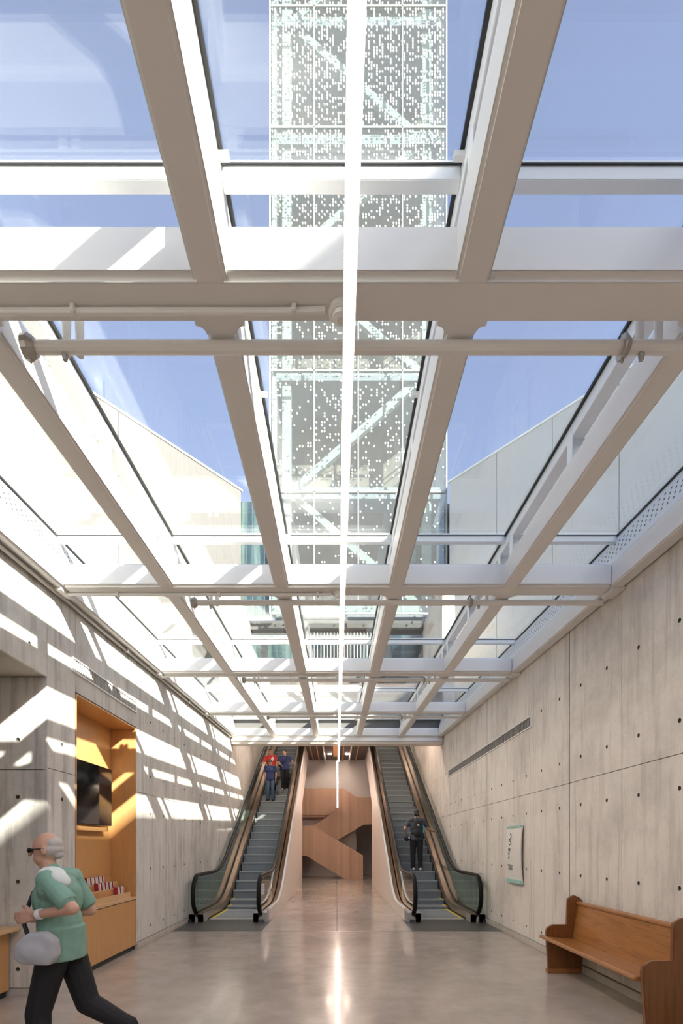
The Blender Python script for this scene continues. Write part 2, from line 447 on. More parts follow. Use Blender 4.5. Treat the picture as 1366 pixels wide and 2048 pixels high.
# left wall, with an alcove (y<5.47) and a timber niche (6.07..7.89)
AY, AZ = 5.47, 3.385
NY0, NY1, NZ = 6.07, 7.89, 3.39
wl = tag(MB().box(-XW-.5, -XW-.42, AY+.04, 29, 0, 4.25).build('wall_left', M['conc_dark']), kind='structure')
MB().box(-XW-.42, -XW-.03, AY+.03, NY0-.02, 0, 4.25).build('wall_core', M['conc_dark'], wl)
MB().box(-XW-.42, -XW-.03, NY0-.02, NY1+.02, NZ+.02, 4.25).build('wall_core', M['conc_dark'], wl)
MB().box(-XW-.42, -XW-.03, NY1+.02, 29, 0, 4.25).build('wall_core', M['conc_dark'], wl)
MB().box(-XW-.4, -XW-.03, 15.2, 29, 4.25, 9.5).build('upper_wall', M['conc_left'], wl)
panel(wl, ('x', -XW), AY, NY0-.01, .10, ZJ, [(AY+.3, v) for v in ROWS], M['conc_left'], 1)
panel(wl, ('x', -XW), AY, NY0-.01, ZJ, ceil_z(AY)+.16, [(AY+.3, 2.72)], M['conc_left'], 1)
panel(wl, ('x', -XW), NY0-.01, 6.93, NZ+.012, ceil_z(NY0)+.16, [], M['conc_left'], 1)
panel(wl, ('x', -XW), 6.93, NY1+.01, NZ+.012, ceil_z(6.93)+.16, [], M['conc_left'], 1)
ls = [NY1+.01, 8.18] + [8.18 + 1.255*k for k in range(1, 17)]
for a, b in zip(ls[:-1], ls[1:]):
    if b > 28.9: break
    hl = [(u, v) for u in (b-.94, b-.31) for v in ROWS]
    panel(wl, ('x', -XW), a, b, .10, ZJ, hl, M['conc_left'], 1)
    panel(wl, ('x', -XW), a, b, ZJ, min(ceil_z(a)+.16, 4.9), hl, M['conc_left'], 1)
# band over the alcove
for k in range(6):
    b = AY - 2.5*k; a = max(b-2.5, -8)
    panel(wl, ('x', -XW), a, b, AZ, ceil_z(a)+.15, [(u, 3.62) for u in (b-.31, b-.94, b-1.56, b-2.2)], M['conc_left'], 1)
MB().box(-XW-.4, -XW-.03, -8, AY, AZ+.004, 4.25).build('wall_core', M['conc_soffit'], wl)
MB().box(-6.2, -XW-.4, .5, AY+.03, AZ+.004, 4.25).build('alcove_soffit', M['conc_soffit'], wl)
MB().box(-6.2, -XW-.5, AY+.03, AY+.35, 0, AZ).build('wall_core', M['conc_dark'], wl)
xs = [-XW, -XW-1.25, -XW-2.5, -6.1]
for a, b in zip(xs[1:], xs[:-1]):
    hl = [(u, v) for u in (b-.31, b-.94) for v in ROWS]
    panel(wl, ('y', AY), a, b, .08, 2.40, hl, M['conc_left'], -1)
    panel(wl, ('y', AY), a, b, 2.40, AZ, hl, M['conc_left'], -1)
MB().box(-6.1, -XW, AY-.002, AY+.03, 0, .076).build('base_curb', M['curb'], wl)
MB().box(-XW-.03, -XW+.02, NY1+.015, 29, 0, .092).build('base_curb', M['curb'], wl, bevel=.004)
MB().box(-XW-.03, -XW+.0, AY, NY0-.015, 0, .092).build('base_curb', M['curb'], wl)
MB().box(-6.3, -6.1, .2, AY, 0, 4.25).build('alcove_back', M['conc_left'], wl)
MB().box(-6.2, -XW-.02, -8, .5, 0, AZ).build('wall_return', M['conc_left'], wl)
tag(MB().box(-6.3, XW+.4, -8.3, -8, 0, 4.6).build('wall_back', M['conc_right']), kind='structure')

# ------------------------------------------------------------------ roof grid
ce = thing('ceiling', kind='structure', loc=(0,0,C0), rot=CROT)
CY = [2.39 + 3.115*k for k in range(-3, 5)]
CW, BW, BH, XO = .24, .16, .25, .02
BX = [XO-1.845, XO-.615, XO+.615, XO+1.845]
XE = 2.93
ZG = .57                                   # the glass lies on rails raised above the beams
XG = 3.02
def weighted(o):
    o.data.shade_smooth(); m_ = o.modifiers.new('wn', 'WEIGHTED_NORMAL'); m_.mode = 'FACE_AREA'; m_.weight = 100; return o
for i, y in enumerate(CY):
    weighted(MB().box(-XE-.02, XE+.02, y, y+CW, 0, BH).build('cross_beam', M['steel_white'], ce, bevel=.03, segs=5))
    # welded rounded corners where the beams meet
    rr = .045
    for x in BX:
        for sx in (-1, 1):
            if i == len(CY)-1: continue
            ox, oy = x + sx*BW/2, y+CW
            arc = [(ox + sx*rr*(1-math.sin(t)), oy + rr*(1-math.cos(t))) for t in [k*math.pi/10 for k in range(6)]]
            poly = [(ox - sx*.04, oy - .04), (ox + sx*rr, oy - .04)] + arc + [(ox - sx*.04, oy + rr)]
            MB().prism(poly, 'z', .003, BH-.01).build('corner_fillet', M['steel_white'], ce)
    bays = [(-XG, BX[0]-.05), (BX[0]+.05, BX[1]-.05), (BX[1]+.05, BX[2]-.05), (BX[2]+.05, BX[3]-.05), (BX[3]+.05, XG)]
    for (xa, xb) in bays:
        MB().box(xa, xb, y+.06, y+.12, ZG-.07, ZG+.02).build('glazing_bar', M['trim_white'], ce, bevel=.003)
        MB().box(xa, xb, y+.052, y+.06, ZG-.008, ZG-.001).build('gasket', M['gasket'], ce)
for i in range(len(CY)-1):
    y0, y1 = CY[i]+CW, CY[i+1]
    for x in BX:
        weighted(MB().box(x-BW/2, x+BW/2, y0-.08, y1+.08, .002, BH).build('longitudinal_beam', M['steel_white'], ce, bevel=.018, segs=4))
        MB().box(x-.05, x+.05, CY[i]+.06, CY[i+1]+.06, ZG-.12, ZG+.015).build('glazing_rail', M['trim_white'], ce, bevel=.003)
        for yb in (y0+.04, y0+1.40, y1-.12):
            MB().box(x-.045, x+.045, yb, yb+.012, BH-.01, ZG-.11).build('bracket', M['trim_white'], ce)
            for sx in (-1, 1): MB().box(min(x+sx*.045, x+sx*.051), max(x+sx*.045, x+sx*.051), yb-.04, yb+.05, BH+.01, ZG-.02).build('bracket_plate', M['trim_white'], ce)
    for k, (xa, xb) in enumerate(bays):
        MB().box(xa+.002, xb-.002, CY[i]+.122, CY[i+1]+.05, ZG, ZG+.018).build('glass_pane', M['glass'], ce)
        for xg, sg in ((xa, 1), (xb, -1)):
            MB().box(min(xg, xg+sg*.02), max(xg, xg+sg*.02), CY[i]+.122, CY[i+1]+.05, ZG-.018, ZG-.001).build('gasket', M['gasket'], ce)
    for xb, s in ((BX[1]+.05, 1), (BX[2]-.05, -1)):
        for yb in (y0+1.05, y1-.02):
            MB().box(min(xb, xb+s*.05), max(xb, xb+s*.05), yb, yb+.025, ZG-.06, ZG-.035).build('sensor_clip', M['plastic'], ce)
    for s in (-1, 1):
        MB().prism([(s*2.94, BH-.005), (s*2.955, BH-.005), (s*(XG+.012), ZG-.002), (s*(XG-.003), ZG-.002)], 'y', CY[i]+.05, CY[i+1]+.05).build('perforated_panel', M['perf'], ce)
for s in (-1, 1):
    weighted(MB().box(min(s*XE, s*(XW-.006)), max(s*XE, s*(XW-.006)), CY[0], CY[-1]+CW, 0, BH).build('edge_beam', M['steel_white'], ce, bevel=.018, segs=4))
    MB().box(min(s*(XG+.015), s*(XW+.03)), max(s*(XG+.015), s*(XW+.03)), CY[0], CY[-1]+CW, BH+.002, ZG+.02).build('roof_upstand', M['trim_white'], ce)
    for i, y in enumerate(CY[1:-1]):
        MB().box(min(s*(XE+.02), s*(XW-.002)), max(s*(XE+.02), s*(XW-.002)), y, y+CW, -.03, .01).build('bearing_plate', M['steel_white'], ce, bevel=.004)
# header at the far end of the glass roof
hd = thing('trim_1', kind='structure')
hy = 14.90
MB().box(-XW+.02, XW-.02, hy, hy+.4, 4.53, 4.83).build('header_beam', M['clad'], hd, bevel=.01)
MB().box(-XW+.02, XW-.02, hy-.05, hy+.02, 4.60, 4.68).build('header_ledge', M['steel_white'], hd, bevel=.006)
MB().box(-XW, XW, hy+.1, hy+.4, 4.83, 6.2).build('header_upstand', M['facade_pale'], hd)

# plaza outside, level with the roof
pz = tag(MB().box(-40, -XW-.02, -30, 60, 4.25, 4.3).build('plaza_ground', M['paving']), kind='structure')
MB().box(XW+.02, 40, -30, 60, 4.25, 4.3).build('paving', M['paving'], pz)
MB().box(-XW-.02, XW+.02, -30, -7.2, 4.25, 4.3).build('paving', M['paving'], pz)

# escalator hall beyond the header
eh = thing('ceiling_2', kind='structure')
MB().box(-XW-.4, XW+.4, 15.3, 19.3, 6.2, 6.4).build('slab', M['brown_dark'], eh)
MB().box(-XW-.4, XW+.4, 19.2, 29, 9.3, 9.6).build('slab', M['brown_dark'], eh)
MB().box(-XW-.4, XW+.4, 19.15, 19.3, 6.2, 9.5).build('slab_edge', M['facade_pale'], eh)
sb = MB().box(-1.43, 1.43, 17.5, 26.6, 6.0, 6.25).build('stair_ceiling', M['brown_dark'], eh)
for x in (-.60, .62):
    MB().box(x-.025, x+.025, 19, 26.5, 5.78, 6.0).build('ceiling_fin', M['clad'], eh)
for x in (-1.2, -.9, .3, .95):
    MB().box(x-.02, x+.02, 19, 26.5, 5.9, 6.0).build('ceiling_fin', M['copper'], eh)
MB().box(-.16, .06, 19.4, 23.0, 5.55, 5.99).build('copper_duct', M['copper'], eh, bevel=.01)
for (x, y) in ((-1.0, 20.4), (1.0, 20.4), (-.35, 24.9), (.5, 24.9)):
    MB().cyl((x, y, 5.985), 'z', .09, .01).build('recessed_lamp', M['downlight'], eh)
for (x, y, z) in ((-2.2, 20.4, 9.29), (2.2, 20.4, 9.29), (-2.2, 24, 9.29), (2.2, 24, 9.29), (-2.2, 16.6, 6.19), (2.2, 16.6, 6.19)):
    MB().cyl((x, y, z-.01), 'z', .16, .012).build('recessed_lamp', M['downlight'], eh)
tag(MB().box(-XW-.4, XW+.4, 28.6, 29, 0, 9.5).build('wall_far', M['plaster']), kind='structure')
ws = tag(MB().box(-1.9, 2.3, 26.6, 26.75, 3.0, 6.0).build('wall_stair', M['plaster']), kind='structure')
MB().box(-1.9, 1.0, 26.6, 26.75, 0, 3.0).build('lower_wall', M['plaster'], ws)
MB().box(-1.9, -1.6, 26.5, 26.6, 3.3, 6.0).build('wall_pier', M['plaster'], ws)
MB().box(1.25, 1.9, 26.5, 26.6, 3.3, 6.0).build('wall_pier', M['plaster'], ws)
# dark flank walls under the escalators (beyond the cladding)
for s in (-1, 1):
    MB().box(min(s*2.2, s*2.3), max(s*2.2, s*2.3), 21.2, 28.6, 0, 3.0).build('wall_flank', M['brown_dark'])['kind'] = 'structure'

# ------------------------------------------------------------------ buildings outside, seen through the roof, and one unseen
def splay(name, label, p0, p1, ztop, n, mat, th=.4):
    d = Vector((p1[0]-p0[0], p1[1]-p0[1], 0)); L = d.length; d.normalize()
    root = thing(name, label, 'building', (p0[0], p0[1], 4.3), (0, 0, math.atan2(d.y, d.x)))
    s = 1 if p0[0] < 0 else -1          # the body lies behind the face
    MB().box(0, L, min(0, -s*3), max(0, -s*3), 0, ztop-4.3-.25).build('body', M['facade_pale'], root)
    for k in range(n):
        a, b = L*k/n, L*(k+1)/n
        MB().box(a+.008, b-.008, min(0, s*.06), max(0, s*.06), 0, ztop-4.3-.06).build('wall_panel', mat, root)
    MB().box(-.05, L, min(-s*3, s*.09), max(-s*3, s*.09), ztop-4.3-.06, ztop-4.3).build('coping', M['trim_white'], root)
    return root
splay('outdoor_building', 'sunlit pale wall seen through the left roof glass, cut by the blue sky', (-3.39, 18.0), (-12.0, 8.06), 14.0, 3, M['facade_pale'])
splay('outdoor_building', 'shaded grey panelled wall seen through the right roof glass', (3.92, 17.8), (12.4, 8.36), 14.16, 7, M['facade_right'])

shade_wing = MB().box(12.45, 15.5, -26, 8.3, 4.3, 14.16).build('outdoor_building', M['facade_right'])  # out of view, added to cast the shade on the roof's right half
tag(shade_wing, 'unseen long grey building placed right of the glass roof to shade its right half', 'building')

tw = thing('glass_tower', 'tall tower of dotted glass panels with white bracing seen above the middle bays', 'tower', (0, 18, 0))
TX0, TP, TZ = -2.342, 1.542, [9.69 + 4.247*k for k in range(0, 8)]
for r_ in range(7):
    for c in range(4):
        MB().box(TX0+TP*c+.02, TX0+TP*(c+1)-.02, 0, .03, TZ[r_]+.02, TZ[r_+1]-.02).build('glass_panel', M['frit'], tw)
    for sx in (TX0, TX0+4*TP):
        MB().box(sx-.015, sx+.015, .06, 2.6, TZ[r_]+.02, TZ[r_+1]-.02).build('side_glass_panel', M['frit'], tw)
for c in range(5):
    MB().box(TX0+TP*c-.022, TX0+TP*c+.022, -.02, .06, TZ[0], TZ[-1]).build('mullion', M['tower_steel'], tw)
for z in TZ:
    MB().box(TX0, TX0+4*TP, -.02, .06, z-.03, z+.03).build('transom', M['tower_steel'], tw)
    MB().box(TX0+.1, TX0+4*TP-.1, .5, 2.6, z+.1, z+.3).build('floor_slab', M['grey_gap'], tw)
    MB().box(TX0+.1, TX0+4*TP-.1, .6, .8, z+.3, z+.58).build('floor_beam', M['tower_steel'], tw)
for x in (-1.82, 3.25):
    MB().box(x-.16, x+.16, .62, .9, TZ[0], TZ[-1]).build('column', M['tower_steel'], tw)
MB().box(TX0+.06, TX0+.2, .1, .4, TZ[0], TZ[-1]).build('column', M['tower_steel'], tw)
for r_ in range(7):
    za, zb = TZ[r_]+.45, TZ[r_+1]+.45
    a, b = ((-1.7, .75, zb), (3.15, .75, za)) if r_ % 2 == 0 else ((-1.7, .75, za), (3.15, .75, zb))
    MB().bar(a, b, .26, .2).build('diagonal_brace', M['tower_steel'], tw)
MB().box(TX0, TX0+4*TP, 2.6, 2.9, TZ[0], TZ[-1]).build('core_wall', M['core'], tw)

fc = thing('outdoor_building', 'low pale building with teal windows below the dotted glass tower', 'building', (0, 18.5, 0))
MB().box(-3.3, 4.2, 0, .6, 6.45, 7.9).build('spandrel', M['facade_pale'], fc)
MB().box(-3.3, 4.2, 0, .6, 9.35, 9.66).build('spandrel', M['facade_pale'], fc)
MB().box(-3.3, 4.2, .5, .6, 7.9, 9.35).build('wall', M['facade_right'], fc)
for (xa, xb) in ((-3.2, -2.75), (-1.35, .05), (.35, 1.6), (2.0, 3.5), (-2.5, -1.6)):
    MB().box(xa, xb, .15, .2, 8.3, 9.2).build('window', M['curtain'], fc)
    MB().box(xa-.05, xb+.05, .1, .22, 8.22, 8.3).build('sill', M['trim_white'], fc)
for k in range(24):
    x = -1.3 + k*.12
    MB().box(x-.012, x+.012, .05, .09, 8.3, 9.25).build('window_bar', M['tower_steel'], fc)
for k in range(5):
    xa = -3.4 + k*.21
    MB().box(xa+.012, xa+.198, .15, .2, 9.7, 13.7).build('curtain_pane', M['curtain'], tw)
for k in range(2):
    MB().box(3.86+.21*k, 4.05+.21*k, .55, .6, 9.7, 13.9).build('curtain_pane', M['curtain'], tw)
for k in range(3):
    xa = TX0 + 4*TP - 1.4 + k*.45
    MB().box(xa, xa+.43, 1.4, 1.45, 9.7, 13.6).build('curtain_pane', M['curtain'], tw)

# ------------------------------------------------------------------ roof-hung things
def hung(name, label, cat, y, x=0, group=None):
    return thing(name, label, cat, (x, y, ceil_z(y)), CROT, group)
ORD = ['nearest', 'second', 'third', 'fourth', 'farthest']
for i, y in enumerate(CY[3:]):
    t = hung('sprinkler_pipe', ('white steel pipe slung under the roof beams, %s of the five from the camera' % ORD[i]), 'pipe', y+CW+.075, group='pipes under the roof')
    MB().tube([(-1.60,0,-.034), (XW-.08,0,-.034)], .032, 14).build('pipe', M['steel_white'], t, smooth=False)
    for xf, lean in ((-1.61, .03), (1.50, -.03)):
        MB().tube([(xf-.02-lean*.4, 0, -.034), (xf+.0, 0, -.034), (xf+.03, 0, -.034)], [.055, .06, .04], 14).build('coupling', M['metal_grey'], t)
        MB().tube([(xf, 0, .03), (xf, 0, .0)], .008, 6).build('bolt', M['metal_grey'], t)
        MB().tube([(xf, 0, -.11), (xf, 0, -.08)], .008, 6).build('bolt', M['metal_grey'], t)
    for xh in (-1.43, -1.36, 1.60, 1.70):
        MB().tube([(xh, 0.02, -.06 if abs(xh) < 1.5 else 0), (xh, 0.02, .2)], [.018, .026], 10).build('hanger', M['steel_white'], t)
    for xh in (-1.43, 1.60):
        MB().tube([(xh, 0, -.10), (xh, 0, -.07)], [.012, .018], 8).build('sprinkler_head', M['metal_grey'], t)
for i, y in enumerate(CY[3:-1]):
    t = hung('cable_conduit', ('thin white conduit clipped under the %s roof cross beam' % ORD[i]), 'conduit', y+.14, group='conduits under the cross beams')
    MB().tube([(-XW+.1,0,-.02), (-.2,0,-.02), (-.06,0,-.012)], .017, 10).build('tube', M['steel_white'], t)
    for xc in (-2.4, -1.29, -.21):
        MB().box(xc-.012, xc+.012, -.03, .03, -.04, 0).build('clip', M['plastic'], t, bevel=.004)
    t = hung('dome_detector', ('round white detector on the %s roof cross beam' % ORD[i]), 'detector', y+.15, .02, group='detectors under the cross beams')
    MB().tube([(0,0,0), (0,0,-.022), (0,0,-.03)], [.062,.062,.05], 20).build('base', M['plastic'], t)
    MB().tube([(0,0,-.03), (0,0,-.045), (0,0,-.055)], [.045,.04,.02], 20).build('dome', M['plastic'], t)
t = thing('cable_conduit', 'long conduit running along the top edge of the left concrete wall', 'conduit', (-XW+.045, 0, C0), CROT)
MB().tube([(0,-6,-.035), (0,14.7,-.035)], .02, 8).build('tube', M['metal_grey'], t)
for k in range(7): MB().box(-.035, .03, -5+3.1*k, -4.95+3.1*k, -.06, -.005).build('clip', M['metal_grey'], t)
# linear lamp
t = thing('linear_lamp', 'long glowing warm white light line hung under the middle of the glass roof', 'lamp', (.055, 0, C0-.245), CROT)
MB().box(-.022, .022, -7, 18.6, -.028, -.018).build('light_tube', M['led'], t)
MB().prism([(-.027,-.024),(-.023,-.024),(-.023,-.016),(.023,-.016),(.023,-.024),(.027,-.024),(.027,.03),(-.027,.03)], 'y', -7, 18.6).build('lamp_housing', M['copper_dull'], t)
for y in CY[2:]: MB().tube([(0, y+.12, .03), (0, y+.12, .243)], .004, 6).build('suspension_wire', M['metal_grey'], t)
t = thing('linear_lamp', 'far sloping end of the light line in front of the timber stair', 'lamp', (0, 18.65, 4.63))
a, b = Vector((.012, 0, 0)), Vector((.03, 5.0, -1.30))
MB().tube([a, b], .026, 10).build('light_tube', M['led'], t)
MB().tube([a+Vector((0,.3,0)), a+Vector((0,.3,1.35))], .004, 6).build('suspension_wire', M['metal_grey'], t)
MB().tube([b+Vector((0,-.3,.09)), b+Vector((0,-.3,2.65))], .004, 6).build('suspension_wire', M['metal_grey'], t)

# ------------------------------------------------------------------ escalators
TA = .577
def zs(y):
    if y < 12.2: return 0.0
    if y < 13.6: return TA*(y-12.2)**2/2.8
    return TA*(y-12.9)
YS_ALL = [10.6, 11.2, 11.7, 12.2] + [12.2+.14*k for k in range(1, 10)] + [13.6, 16, 19, 22, 25]
def strip(mb, x0, x1, a, b, ya, yb, flat=None):
    ys = sorted({ya, yb} | {y for y in YS_ALL if ya < y < yb})
    v, f = [], []
    for y in ys:
        z = zs(y)
        zl = z+a if flat is None else flat
        v += [(x0,y,zl),(x1,y,zl),(x1,y,z+b),(x0,y,z+b)]
    for i in range(len(ys)-1):
        o = i*4
        for k in range(4): f.append((o+k, o+(k+1)%4, o+4+(k+1)%4, o+4+k))
    f += [(3,2,1,0), tuple(len(v)-4+k for k in range(4))]
    mb.add(v, f); return mb
HR = .96
step_me = None
def escalator(label, s):
    """s=+1 right flight, -1 left flight; local x measured from the hall axis"""
    global step_me
    e = thing('escalator', label, 'escalator', (0, 0, 0))
    X = lambda a, b: (min(s*a, s*b), max(s*a, s*b))
    xc = 2.245
    # steps
    if step_me is None:
        mb = MB().box(-.495, .495, 0, .402, -.035, 0)
        mb.prism([(0.012,-.26),(.06,-.26),(.03,-.03),(.012,-.03)], 'x', -.49, .49)
        step_me = mb.mesh('step', M['step']); escalator.ns = MB().box(-.494, .494, -.006, .03, -.022, .003).mesh('nosing', M['nosing'])
        yl = MB().box(.425, .49, .002, .40, 0, .002).mesh('edge_marking', M['yellow'])
        step_me_y = yl; escalator.yl = yl
    k = 0; y = 11.17
    while y < 24.6:
        o = link('step', step_me, e, (s*xc, y, zs(y)+.011))
        link('nosing', escalator.ns, o)
        if k < 6:
            q = link('edge_marking', escalator.yl, o, (0, 0, 0))
            if s < 0: q.scale = (-1, 1, 1)
        k += 1; y += .4
    MB().box(*X(1.40, 3.06), 9.562, 11.165, 0, .008).build('floor_plate', M['plate'], e)
    MB().box(*X(1.76, 2.73), 11.02, 11.168, .008, .014).build('comb_plate', M['grille'], e)
    # wall-side balustrade
    strip(MB(), *X(2.745, 2.753), -.02, .05, 11.0, 24.8).build('skirt_brush', M['black'], e)
    strip(MB(), *X(2.753, 2.87), -.3, .19, 10.62, 24.8).build('inner_deck', M['bronze'], e)
    strip(MB(), *X(2.87, 2.893), .1, .203, 10.62, 24.8).build('deck_trim', M['black'], e)
    strip(MB(), *X(2.93, 3.055), -.3, .17, 10.62, 24.8).build('outer_deck', M['deck_dark'], e)
    # hall-side balustrade
    strip(MB(), *X(1.737, 1.745), -.02, .05, 11.0, 24.8).build('skirt_brush', M['black'], e)
    strip(MB(), *X(1.62, 1.737), -.3, .19, 10.62, 24.8).build('inner_deck', M['bronze'], e)
    strip(MB(), *X(1.597, 1.62), .1, .203, 10.62, 24.8).build('deck_trim', M['black'], e)
    strip(MB(), *X(1.445, 1.56), -.3, .21, 10.84, 24.8).build('outer_deck', M['bronze'], e)
    strip(MB(), *X(1.586, 1.593), .2, .80, 12.6, 24.8).build('reflection_panel', M['bronze'], e)  # bronze sheet standing in for the gold reflection in this glass
    strip(MB(), *X(1.578, 1.586), .50, .52, 11.6, 24.8).build('panel_joint', M['black'], e)
    for xg in (2.9, 1.575):
        # glass, with rounded newel end
        g = MB(); strip(g, *X(xg, xg+.012), .18, .93, 10.75, 24.8)
        arc = [(10.75 - .33*math.sin(t), .555 - .375*math.cos(t)) for t in [math.pi*k_/14 for k_ in range(15)]]
        g.prism(arc, 'x', *X(xg, xg+.012))
        g.build('balustrade_glass', M['esc_glass'], e)
        # handrail
        hx = s*(xg+.006)
        pts = [(hx, 11.05, .13), (hx, 10.9, .14), (hx, 10.78, .165)]
        pts += [(hx, 10.75 - .37*math.sin(t), .575 - .40*math.cos(t)) for t in [math.pi*k_/16 for k_ in range(1, 17)]]
        pts += [(hx, y_, zs(y_)+HR+.015) for y_ in YS_ALL if y_ > 10.8]
        MB().tube(pts, .036, 12, sx=1.25).build('handrail', M['rubber'], e, smooth=True)
        tr = [(hx, 10.75 - .335*math.sin(t), .565 - .385*math.cos(t)) for t in [math.pi*k_/16 for k_ in range(2, 17)]]
        tr += [(hx, y_, zs(y_)+HR-.028) for y_ in YS_ALL if y_ > 10.8]
        MB().tube(tr, .007, 6).build('handrail_guide', M['stainless'], e)
        MB().box(hx-.04, hx+.04, 10.60, 10.78, .13, .19).build('handrail_inlet', M['black'], e, bevel=.01)
    nb = MB().box(*X(2.75, 3.06), 10.62, 11.0, 0, .175).build('newel_base', M['newel'], e, bevel=.008)
    MB().box(*X(2.79, 2.86), 10.66, 10.76, .175, .178).build('sticker', M['yellow'] if s > 0 else M['red'], nb)
    if s < 0: MB().box(*X(2.87, 2.92), 10.64, 10.74, .175, .178).build('sticker', M['sticker'], nb)
    MB().cyl((s*2.995, 10.625, .22), 'y', .03, .02).build('key_switch', M['stainless'], nb)
    MB().prism([(10.56,0),(10.66,0),(10.66,.07),(10.60,.07)], 'x', *X(3.0, 3.06)).build('toe_guard', M['black'], nb)
    nb = MB().box(*X(1.445, 1.735), 10.62, 11.0, 0, .2).build('newel_base', M['newel'], e, bevel=.008)
    MB().cyl((s*1.48, 10.6, .235), 'y', .035, .03).build('key_switch', M['sticker'], nb)
    MB().prism([(10.54,0),(10.64,0),(10.64,.07),(10.58,.07)], 'x', *X(1.50, 1.60)).build('toe_guard', M['black'], nb)
    # notice on the hall-side glass
    if s < 0:
        nt_ = MB().box(*X(1.50, 1.59), 10.64, 10.647, .58, .80).build('notice', M['sticker'], e)
        MB().box(*X(1.505, 1.585), 10.634, 10.64, .64, .65).build('notice_line', M['ink'], nt_)
        for zl in (.70, .73, .76): MB().box(*X(1.515, 1.575), 10.635, 10.64, zl, zl+.008).build('notice_line', M['grille'], nt_)
    # white cladding along the middle passage
    ys = [10.84, 11.5, 12.2] + [12.2+.14*k_ for k_ in range(1, 10)] + [13.6, 19, 25]
    top = [(y_, zs(y_)+.252) for y_ in ys]
    poly = [(10.84, 0)] + top + [(25, 5.63), (20.9, 3.26), (20.9, 0)]
    MB().prism(poly, 'x', *X(1.415, 1.44)).build('side_cladding', M['clad'], e)
    strip(MB(), *X(1.405, 1.452), .245, .27, 10.83, 25).build('cladding_edge', M['trim_white'], e)
    # truss body so that nothing shows through below the steps
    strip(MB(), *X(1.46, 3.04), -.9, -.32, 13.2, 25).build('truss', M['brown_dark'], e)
    MB().prism([(13.6, 0), (20.85, 0), (20.85, 3.6), (14.4, 0.05)], 'x', *X(1.45, 1.5)).build('truss_side', M['brown_dark'], e)
    MB().box(*X(1.42, 3.05), 24.6, 28.5, 6.5, 6.76).build('upper_landing', M['floor'], e)
    return e
escalator('right-hand escalator going up, carrying one man with a backpack', 1)
escalator('left-hand escalator carrying three people down beside the sunlit wall', -1)

# ------------------------------------------------------------------ zigzag stair
st = thing('zigzag_stair', 'timber-clad zigzag staircase at the end of the middle passage', 'stair', (0, 0, 0))
def px(y): 
    return lambda a, b: ((a-VX)*y/FPX, CAM_H-(b-VY)*y/FPX)
def guard(name, Y, pts, th=.07):
    q = px(Y); MB().prism([q(*p) for p in pts], 'y', Y, Y+th).build(name, M['stair_wood'], st)
guard('lower_guard', 24.1, [(585,1652),(626,1652),(726,1710.5),(726,1758.4),(690,1758.4),(613,1711.7),(585,1711.7)])
guard('middle_guard', 25.0, [(714,1595),(760,1595),(760,1649),(727,1649.5),(675.6,1680),(624,1653)])
guard('upper_guard', 25.9, [(592,1577),(687,1577),(716,1596),(657,1630),(592,1630)])
def flight(Y0, Y1, xa, za, xb, zb, n):
    for k in range(n):
        x0, x1 = lerp(xa, xb, k/n), lerp(xa, xb, (k+1)/n); z = lerp(za, zb, (k+1)/n)
        MB().box(min(x0,x1), max(x0,x1), Y0, Y1, z-.17, z).build('tread', M['stair_wood'], st)
flight(24.17, 25.0, 1.1, 0, -1.15, 1.5, 9)
flight(25.07, 25.9, -1.15, 1.5, 1.1, 3.0, 9)
MB().box(-2.15, -1.15, 24.17, 26.45, 1.33, 1.5).build('landing', M['stair_wood'], st)
MB().box(1.1, 2.15, 25.07, 26.45, 2.85, 3.0).build('landing', M['stair_wood'], st)
MB().box(-2.15, -.6, 25.97, 26.45, 3.0, 3.15).build('landing', M['stair_wood'], st)

# ------------------------------------------------------------------ timber niche, screen, pamphlets
NB = -XW-.40
nc = thing('wall_niche', 'tall oak-lined wall niche with counter and cupboard front in the left wall', 'niche', (-XW, NY0, 0))
def nbox(name, x0, x1, y0, y1, z0, z1, m, bv=.003):
    return MB().box(x0+XW, x1+XW, y0-NY0, y1-NY0, z0, z1).build(name, m, nc, bevel=bv)
nbox('back_panel', NB, NB+.02, NY0+.02, NY1-.02, .8, NZ-.02, M['oak'])
nbox('side_panel', NB, -XW+.004, NY0, NY0+.02, 0.06, NZ, M['oak'])
nbox('side_panel', NB, -XW+.004, NY1-.02, NY1, 0.06, NZ, M['oak'])
nbox('top_panel', NB, -XW+.004, NY0+.02, NY1-.02, NZ-.02, NZ, M['oak'])
nbox('counter', NB, -XW+.012, NY0+.02, NY1-.02, .775, .815, M['oak_light'])
nbox('cupboard_front', -XW-.02, -XW, NY0+.02, NY1-.02, .075, .765, M['oak'])
nbox('cupboard_body', NB, -XW-.03, NY0+.02, NY1-.02, .06, .77, M['brown_dark'])
nbox('toe_kick', NB, -XW-.03, NY0+.0, NY1-.0, 0, .06, M['black'])
tv = thing('television', 'black flat screen hung inside the oak wall niche', 'television', (-3.36, 6.93, 2.3))
MB().box(-.03, 0, -.75, .75, -.42, .42).build('casing', M['black'], tv, bevel=.004)
MB().box(0, .004, -.74, .74, -.41, .41).build('screen', M['screen'], tv)
MB().box(-.09, -.03, -.3, .3, -.2, .2).build('wall_mount', M['metal_grey'], tv)
MB().box(-.095, -.005, -.62, .60, -.505, -.45).build('soundbar', M['oak'], tv)
rk = thing('pamphlet_rack', 'three-step oak rack holding pamphlets on the niche counter', 'rack', (-3.15, 7.05, .815))
tiers = [(-.27, .21), (-.17, .13), (-.07, .05)]
